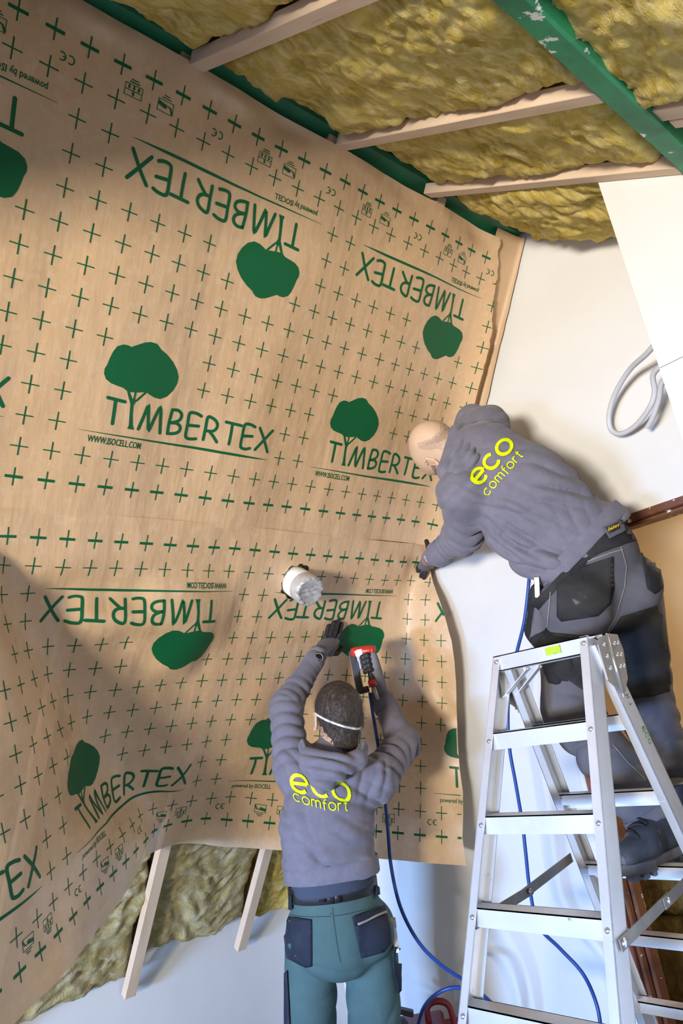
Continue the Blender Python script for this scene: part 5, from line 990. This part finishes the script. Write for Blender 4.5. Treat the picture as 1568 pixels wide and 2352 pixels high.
head2 = [ball(hd2 + u2 * 0.012 - f2 * 0.006, 0.096, l2, 0.82), ball(hd2 + u2 * 0.005 + f2 * 0.03, 0.082, l2, 0.85), ball(hd2 + u2 * 0.015 - f2 * 0.035, 0.078, l2, 0.88), cone(hd2 - u2 * 0.04 + f2 * 0.035, hd2 - u2 * 0.092 + f2 * 0.068, 0.058, 0.036, l2, 0.95), cone(hd2 - u2 * 0.03 - f2 * 0.015, nk2 - u2 * 0.03, 0.064, 0.066), cone(hd2 + f2 * 0.106 - u2 * 0.012, hd2 + f2 * 0.118 - u2 * 0.034, 0.010, 0.015, k=0.012), ball(hd2 + f2 * 0.096 - u2 * 0.064, 0.020, k=0.015), cone(hd2 + f2 * 0.088 + u2 * 0.016 - l2 * 0.035, hd2 + f2 * 0.088 + u2 * 0.016 + l2 * 0.035, 0.014, 0.014, k=0.02)]
bod2 = head2 + [cone(wa2, ch2, 0.125, 0.14, vd, 0.75), cone(ch2, us2, 0.14, 0.12, vd, 0.75), cone(Ls2, Rs2, 0.055, 0.055), cone(Ls2, Le2, 0.045, 0.038), cone(Le2, Lw2, 0.036, 0.026), cone(Rs2, Re2, 0.045, 0.038), cone(Re2, Rw2, 0.036, 0.026), cone(wa2, pv2, 0.13, 0.13, vd, 0.75), cone(Lp, Rp, 0.09, 0.09), cone(Lp, Lk2, 0.078, 0.055), cone(Lk2, La2, 0.05, 0.036), cone(Rp, Rk2, 0.078, 0.055), cone(Rk2, Ra2, 0.05, 0.036)]
V, F = sdf_mesh(bod2, 0.0062, 0.024)
w2 = tag(mesh_obj('person', V, F, M['skin']), 'bald person in grey hoodie and grey-black trousers leaning from the ladder to the corner', 'person', 'workers'); sb2 = bvh_of(V, F)
for sg in (-1, 1): ear('ear', hd2 + l2 * sg * 0.083 - u2 * 0.022 - f2 * 0.004, u2, f2, l2 * sg, w2)
M['stubble'] = mat('shaved_hair_stubble', (0.40, 0.28, 0.22), rough=0.7, var=((0.27, 0.22, 0.19), 60, 6, 0.40, 0.65))
M['beard'] = mat('short_beard', (0.22, 0.13, 0.08), rough=0.8, var=((0.42, 0.27, 0.19), 90, 4, 0.45, 0.7))
_nt = M['stubble'].node_tree; _nz = _nt.nodes.new('ShaderNodeTexNoise'); _nz.inputs['Scale'].default_value = 420; _nz.inputs['Detail'].default_value = 3; _mr = _nt.nodes.new('ShaderNodeMapRange'); _mr.inputs[1].default_value = 0.35; _mr.inputs[2].default_value = 1.0
_tc = _nt.nodes.new('ShaderNodeTexCoord'); _nt.links.new(_tc.outputs['Object'], _nz.inputs['Vector']); _nt.links.new(_nz.outputs[0], _mr.inputs[0]); _nt.links.new(_mr.outputs[0], _nt.nodes['Principled BSDF'].inputs['Alpha'])
patch('hair_stubble', [(1010, 966), (1030, 968), (1048, 984), (1052, 1000), (1046, 1030), (1034, 1040), (1018, 1036), (1004, 1030), (985, 1034), (962, 1030), (958, 1018), (975, 1012), (996, 1002), (1010, 990)], sb2, M['stubble'], w2, 0.0012, 6, 0.0)
patch('hair_stubble', [(1018, 974), (1032, 974), (1044, 988), (1040, 1004), (1020, 1010), (1000, 1018), (975, 1022), (985, 1012), (1008, 1000), (1018, 988)], sb2, M['stubble'], w2, 0.0020, 6, 0.0)
patch('beard', [(989, 1068), (996, 1066), (1004, 1082), (1020, 1094), (1022, 1104), (1010, 1098), (998, 1086)], sb2, M['beard'], w2, 0.0022, 5, 0.001)
# hoodie
upb = unit(np.cross(us2 - wa2, vd))                                     # across the back
tdir = unit(us2 - wa2)
hop = [cone(wa2 + tdir * 0.0, ch2, 0.150, 0.172, vd, 0.80), cone(ch2, us2, 0.172, 0.15, vd, 0.80), cone(Ls2, Rs2, 0.085, 0.085), cone(us2, nk2, 0.11, 0.072), cone(Ls2, Le2, 0.076, 0.066), cone(Le2, Lw2 - unit(Lw2 - Le2) * 0.03, 0.064, 0.042), cone(Rs2, Re2, 0.076, 0.062), cone(Re2, Rw2, 0.060, 0.045), cone(at(1262, 1296, 2.38), at(1408, 1196, 2.40), 0.07, 0.06), ball(at(1210, 1262, 2.44), 0.07), cone(at(1235, 1290, 2.42), at(1160, 1230, 2.46), 0.06, 0.06)]
hcut = at(1345, 1262, 2.40)
V, F = sdf_mesh(hop, 0.0066, 0.04, cuts=[(hcut + (at(1360, 1276, 2.40) - hcut), -tdir)]); N = vnormals(V, F)
D = limb_folds(V, N, Ls2, Le2, 0.014, 0.07, 0.08, 51) + limb_folds(V, N, Le2, Lw2, 0.015, 0.055, 0.06, 52) + limb_folds(V, N, Rs2, Re2, 0.010, 0.06, 0.08, 53)
nb = upb if np.dot(upb, at(1200, 1000, 2.4) - at(1200, 1150, 2.4)) > 0 else -upb
D += dir_folds(V, N, at(1270, 1230, 2.32), unit(nb + tdir * 0.6), unit(tdir - nb * 0.5), 0.024, 0.052, 0.22, 54) + dir_folds(V, N, at(1180, 1235, 2.40), unit(nb + tdir * 0.2), unit(tdir - nb * 0.2), 0.020, 0.042, 0.13, 55) + dir_folds(V, N, at(1380, 1160, 2.36), unit(nb - tdir * 0.5), unit(tdir + nb * 0.4), 0.018, 0.045, 0.12, 56) + dir_folds(V, N, at(1150, 1000, 2.60), unit(tdir + nb * 0.2), nb, 0.016, 0.042, 0.11, 57) + dir_folds(V, N, at(1090, 1160, 2.44), unit(tdir), nb, 0.014, 0.05, 0.10, 58)
V = laplace(V + D, F, 0.3); ho2 = mesh_obj('hoodie', V, F, M['hoodie'], w2); hb2 = bvh_of(V, F)
ring_on('hem_band', hb2, wa2 + (at(1352, 1268, 2.42) - wa2) + tdir * 0.03, tdir, nb, 0.055, 0.004, M['hoodie'], ho2, 64, 0.35)
ring_on('cuff', hb2, Lw2 - unit(Lw2 - Le2) * 0.055, Lw2 - Le2, nb, 0.05, 0.002, M['hoodie'], ho2, 24, 0.14)
# gathered hood behind the neck
hq = [cone(at(1048, 1000, 2.58), at(1026, 1082, 2.49), 0.030, 0.034), cone(at(1026, 1082, 2.49), at(1034, 1116, 2.47), 0.034, 0.026), cone(at(1066, 1008, 2.55), at(1054, 1088, 2.44), 0.034, 0.036), cone(at(1086, 996, 2.57), at(1078, 1056, 2.45), 0.028, 0.03), cone(at(1054, 1088, 2.44), at(1082, 1052, 2.44), 0.032, 0.026), cone(at(1050, 992, 2.60), at(1090, 984, 2.61), 0.030, 0.028)]
V, F = sdf_mesh(hq, 0.0055, 0.012); N = vnormals(V, F)
V = laplace(V + dir_folds(V, N, at(1050, 1050, 2.48), unit(tdir - nb * 0.2), nb, 0.013, 0.030, 0.13, 61), F, 0.2); mesh_obj('hood', V, F, M['hoodie'], ho2)
a, L = stroke_text('eco', 0.23, 0.26, 1.0); ex = np.array([0.667, -0.745])
drape('back_print', a, affine((1100, 1116), ex * 35.0, np.array([-0.745, -0.60]) * 33), hb2, M['lime_print'], ho2, 0.0035)
a, L = stroke_text('comfort', 0.17, 0.36, 1.0)
drape('back_print', a, affine((1120, 1139), ex * (122.0 / L), np.array([-0.745, -0.62]) * 15.5), hb2, M['lime_print'], ho2, 0.0035)
# trousers
trq = [cone(wa2 - tdir * 0.03, pv2, 0.150, 0.150, vd, 0.86), ball(at(1318, 1385, 2.36), 0.125), ball(at(1440, 1345, 2.42), 0.115), cone(Lp, Lk2, 0.118, 0.085), cone(Lk2, La2 + unit(Lk2 - La2) * 0.0, 0.086, 0.080), cone(Rp, Rk2, 0.112, 0.085), cone(Rk2, Ra2, 0.086, 0.080)]
V, F = sdf_mesh(trq, 0.0068, 0.028, cuts=[(wa2 + tdir * 0.012, tdir), (La2 - unit(Lk2 - La2) * 0.03, La2 - Lk2)]); N = vnormals(V, F)
D = limb_folds(V, N, Lp, Lk2, 0.006, 0.09, 0.1, 71, 0.3) + limb_folds(V, N, Rp, Rk2, 0.006, 0.09, 0.1, 72, 0.3) + limb_folds(V, N, Lk2, La2, 0.010, 0.065, 0.085, 73) + limb_folds(V, N, Rk2, Ra2, 0.010, 0.065, 0.085, 74) + dir_folds(V, N, at(1410, 1420, 2.34), unit([0.2, -0.2, 1]), unit([-0.7, 0.7, 0.5]), 0.010, 0.05, 0.12, 75) + dir_folds(V, N, at(1470, 1500, 2.38), unit([0.2, -0.2, 1]), unit([-0.7, 0.7, 0.5]), 0.008, 0.07, 0.13, 76)
V = laplace(V + D, F, 0.3); tr2 = mesh_obj('trousers', V, F, M['greyt'], w2); tb2 = bvh_of(V, F)
patch('waist_yoke', [(1262, 1330), (1290, 1290), (1340, 1246), (1400, 1205), (1446, 1186), (1480, 1206), (1492, 1232), (1440, 1248), (1380, 1270), (1320, 1300), (1280, 1332)], tb2, M['black_fab'], tr2, 0.003, 12)
patch('back_pocket', [(1280, 1332), (1330, 1302), (1406, 1278), (1407, 1350), (1397, 1388), (1370, 1414), (1330, 1420), (1290, 1426), (1280, 1415)], tb2, M['black_fab'], tr2, 0.005, 12)
patch('back_pocket', [(1466, 1250), (1498, 1252), (1510, 1290), (1518, 1350), (1500, 1364), (1484, 1352), (1476, 1310)], tb2, M['black_fab'], tr2, 0.006, 10)
patch('thigh_panel', [(1424, 1416), (1470, 1402), (1508, 1390), (1522, 1420), (1534, 1500), (1536, 1588), (1498, 1600), (1450, 1606), (1424, 1560), (1404, 1500), (1398, 1460)], tb2, M['black_fab'], tr2, 0.003, 14)
patch('thigh_panel', [(1268, 1452), (1330, 1458), (1396, 1456), (1404, 1500), (1424, 1580), (1390, 1620), (1330, 1580), (1280, 1545), (1258, 1510), (1262, 1470)], tb2, M['black_fab'], tr2, 0.003, 14)
for pts in ([(1424, 1256), (1436, 1300), (1432, 1350), (1410, 1420), (1392, 1448)], [(1282, 1330), (1330, 1296), (1400, 1270), (1428, 1262)], [(1266, 1350), (1262, 1400), (1258, 1440)], [(1405, 1710), (1440, 1752), (1480, 1790)]):
    drape('seam', Print().ribbon(pts, 1.7, False, 8), lambda v: v, tb2, M['stitch'], tr2, 0.0045)
b2 = ring_on('belt', tb2, wa2 - tdir * 0.015, tdir, nb, 0.036, 0.005, M['black_fab'], tr2, 72, 0.36)
patch('label_tab', [(1383, 1216), (1420, 1200), (1433, 1222), (1396, 1240)], tb2, M['greyt'], tr2, 0.013, 8, 0.003)
lt = patch('brand_label', [(1389, 1218), (1413, 1207), (1418, 1219), (1394, 1231)], tb2, M['rubber'], tr2, 0.016, 8, 0.002)
M['yellow'] = mat('yellow_label_thread', (0.75, 0.55, 0.03), rough=0.7)
drape('label_lettering', Print().text('Snickers', 1.0, 3.2, (0, 0), 0.3), affine((1392, 1226), np.array([7.2, -3.4]), np.array([-1.5, -7.0])), tb2, M['yellow'], tr2, 0.019)
patch('belt_loop', [(1314, 1264), (1322, 1258), (1334, 1272), (1324, 1278)], tb2, M['greyt'], tr2, 0.014, 6)
# hanging tool pocket on his left thigh
V, F = sdf_mesh([cone(at(1262, 1470, 2.34), at(1300, 1480, 2.30), 0.035, 0.03), cone(at(1258, 1490, 2.32), at(1278, 1552, 2.27), 0.036, 0.036), cone(at(1290, 1490, 2.29), at(1302, 1550, 2.26), 0.034, 0.034), cone(at(1240, 1360, 2.40), at(1236, 1450, 2.38), 0.035, 0.042), cone(at(1236, 1450, 2.38), at(1250, 1480, 2.36), 0.04, 0.03)], 0.006, 0.02); N = vnormals(V, F)
V = laplace(V + dir_folds(V, N, at(1280, 1520, 2.28), unit([0.5, -0.5, 0.3]), Z3, 0.008, 0.03, 0.12, 81), F, 0.3)
mesh_obj('tool_pocket', V, F, M['black_fab'], tr2)
patch('pocket_front', [(1238, 1365), (1264, 1378), (1262, 1420), (1250, 1450), (1222, 1462), (1218, 1470), (1228, 1400)], bvh_of(V, F), M['greyt'], tr2, 0.006, 10)
# boots
def boot(heel, toe, upv, nm):
    bx = unit(toe - heel); bz = unit(upv - bx * np.dot(upv, bx)); by = np.cross(bz, bx); Lb = np.linalg.norm(toe - heel)
    Q = lambda a, b, c: heel + bx * a * Lb + by * b + bz * c
    V, F = sdf_mesh([cone(Q(0.12, 0, 0.06), Q(0.14, 0, 0.17), 0.044, 0.052), cone(Q(0.10, 0, 0.05), Q(0.60, 0, 0.055), 0.043, 0.046, by, 0.92), cone(Q(0.60, 0, 0.052), Q(0.86, 0, 0.043), 0.046, 0.040, by, 1.05), cone(Q(0.22, 0, 0.13), Q(0.60, 0, 0.07), 0.046, 0.040)], 0.0050, 0.020, cuts=[(Q(0.5, 0, 0.018), -bz), (Q(0.14, 0, 0.185), bz)])
    o = mesh_obj(nm, V, F, M['leather'], w2); bb_ = bvh_of(V, F)
    sole = MB()
    pts = [(0.0, -0.036), (0.04, -0.044), (0.25, -0.040), (0.45, -0.040), (0.70, -0.050), (0.90, -0.042), (1.0, -0.016), (1.0, 0.016), (0.90, 0.042), (0.70, 0.050), (0.45, 0.040), (0.25, 0.040), (0.04, 0.044), (0.0, 0.036)]
    sole.prism([Q(a, b * 1.06, 0.0) + bz * (0.012 * max(0, a - 0.75) * 4) for a, b in pts], bz * 0.028)
    so_ = sole.build('sole', M['sole'], o)
    for k in range(9):
        a0 = 0.03 + k * 0.105
        if 0.38 < a0 < 0.48: continue
        for sg in (-1, 1): MB().box(Q(a0 + 0.035, sg * 0.030, -0.006) + bz * (0.012 * max(0, a0 - 0.72) * 4), bx, by, bz, 0.011, 0.018, 0.009, 0.003).build('tread_lug', M['sole'], so_)
    for k in range(6):
        a = 0.40 + 0.062 * k; c0 = Vector(Q(a, 0, 0.30)); ps = []
        for t in np.linspace(-0.026, 0.026, 7):
            h = bb_.ray_cast(Vector(Q(a + (0.02 if k % 2 else -0.02) * (t / 0.026), t, 0.30)), Vector(-bz))
            if h[0] is not None: ps.append(np.array(h[0]) + bz * 0.003)
        if len(ps) > 2: MB().tube(ps, 0.0036, 6).build('lace', M['rubber'], o, True)
    MB().box(Q(0.93, 0, 0.045), bx, by, bz, 0.010, 0.03, 0.016, 0.006).build('toe_cap', M['sole'], o)
    return o
boot(at(1602, 1930, 2.14), at(1414, 2022, 1.95), at(1500, 1860, 2.10) - at(1522, 1985, 2.06), 'boot')
boot(at(1680, 1930, 2.26), at(1530, 2010, 2.20), Z3, 'boot')
ring_on('trouser_cuff', tb2, La2 - unit(La2 - Lk2) * -0.005, La2 - Lk2, EX, 0.035, 0.004, M['greyt'], tr2, 36, 0.2)
# left glove pressing the sheet into the corner
def oncorner(x, y, back):
    h = SHB.ray_cast(Vector(EYE), Vector(unit(at(x, y, 1.0) - EYE))); p = np.array(h[0]) if h[0] is not None else at(x, y, 2.95); return p - unit(p - EYE) * back
g0 = oncorner(984, 1284, 0.045)
kn2 = [oncorner(x, y, 0.032) for x, y in ((966, 1300), (973, 1303), (980, 1304))]; tp2 = [oncorner(x, y, 0.011) for x, y in ((959, 1312), (966, 1324), (973, 1328))]
fg = [([kn2[i], kn2[i] * 0.5 + tp2[i] * 0.5 - vd * 0.008, tp2[i]], 0.0105) for i in range(3)] + [([oncorner(984, 1268, 0.05), oncorner(983, 1254, 0.03), oncorner(979, 1243, 0.016)], 0.0115)] + [([oncorner(962, 1296, 0.03), oncorner(958, 1306, 0.012)], 0.010)]
V, F = sdf_mesh(hand(fg), 0.004, 0.004, smooth=1); mesh_obj('glove_fingers', V, F, M['glove_black'], w2)
V, F = sdf_mesh([cone(Lw2 - unit(Lw2 - Le2) * 0.04, g0, 0.034, 0.026), cone(g0, kn2[0], 0.024, 0.015), cone(g0, kn2[1], 0.024, 0.016), cone(g0, kn2[2], 0.024, 0.015), cone(g0, fg[3][0][0], 0.024, 0.016)], 0.0045, 0.014, smooth=1); gl2 = mesh_obj('glove', V, F, M['glove'], w2)
gbv = bvh_of(V, F); M['red_line'] = mat('red_knit_line', (0.5, 0.05, 0.02), rough=0.9)
drape('red_stripe', Print().ribbon([(970, 1284), (977, 1291), (983, 1300)], 1.8, False, 4), lambda v: v, gbv, M['red_line'], gl2, 0.002)
for k in range(3): drape('white_lettering', Print().ribbon([(975 + k * 2.6, 1277 + k * 0.5), (981 + k * 2.6, 1290 + k * 0.5)], 1.0, False, 3), lambda v: v, gbv, M['white_elastic'], gl2, 0.002)
# stapler in his right hand, mostly hidden behind the shoulder
s0 = at(1016, 1092, 2.90); du = unit(at(1010, 1145, 2.86) - s0); rr_2 = at(1050, 1085, 2.88) - s0; rr_2 = unit(rr_2 - du * np.dot(rr_2, du)); n2_ = np.cross(du, rr_2); n2_ = n2_ if np.dot(n2_, EYE - s0) > 0 else -n2_
stapler('stapler', s0, du, rr_2, n2_, 'black air stapler half hidden behind the bald worker\'s shoulder', 0.8)
ra2 = at(1232, 1328, 2.33); rb2 = at(1234, 1372, 2.33)
r2o = tag(MB().bar(ra2, rb2, 0.016, 0.016, unit(np.cross(rb2 - ra2, EYE - ra2)), 0.002).build('folding_rule', M['ruler']), 'white folding rule in the thigh pocket of the worker on the ladder', 'ruler', 'folding rules')
MB().bar(at(1231.5, 1325, 2.327), at(1233, 1345, 2.327), 0.017, 0.018, unit(np.cross(rb2 - ra2, EYE - ra2)), 0.001).build('hinge_cap', M['rivet'], r2o)
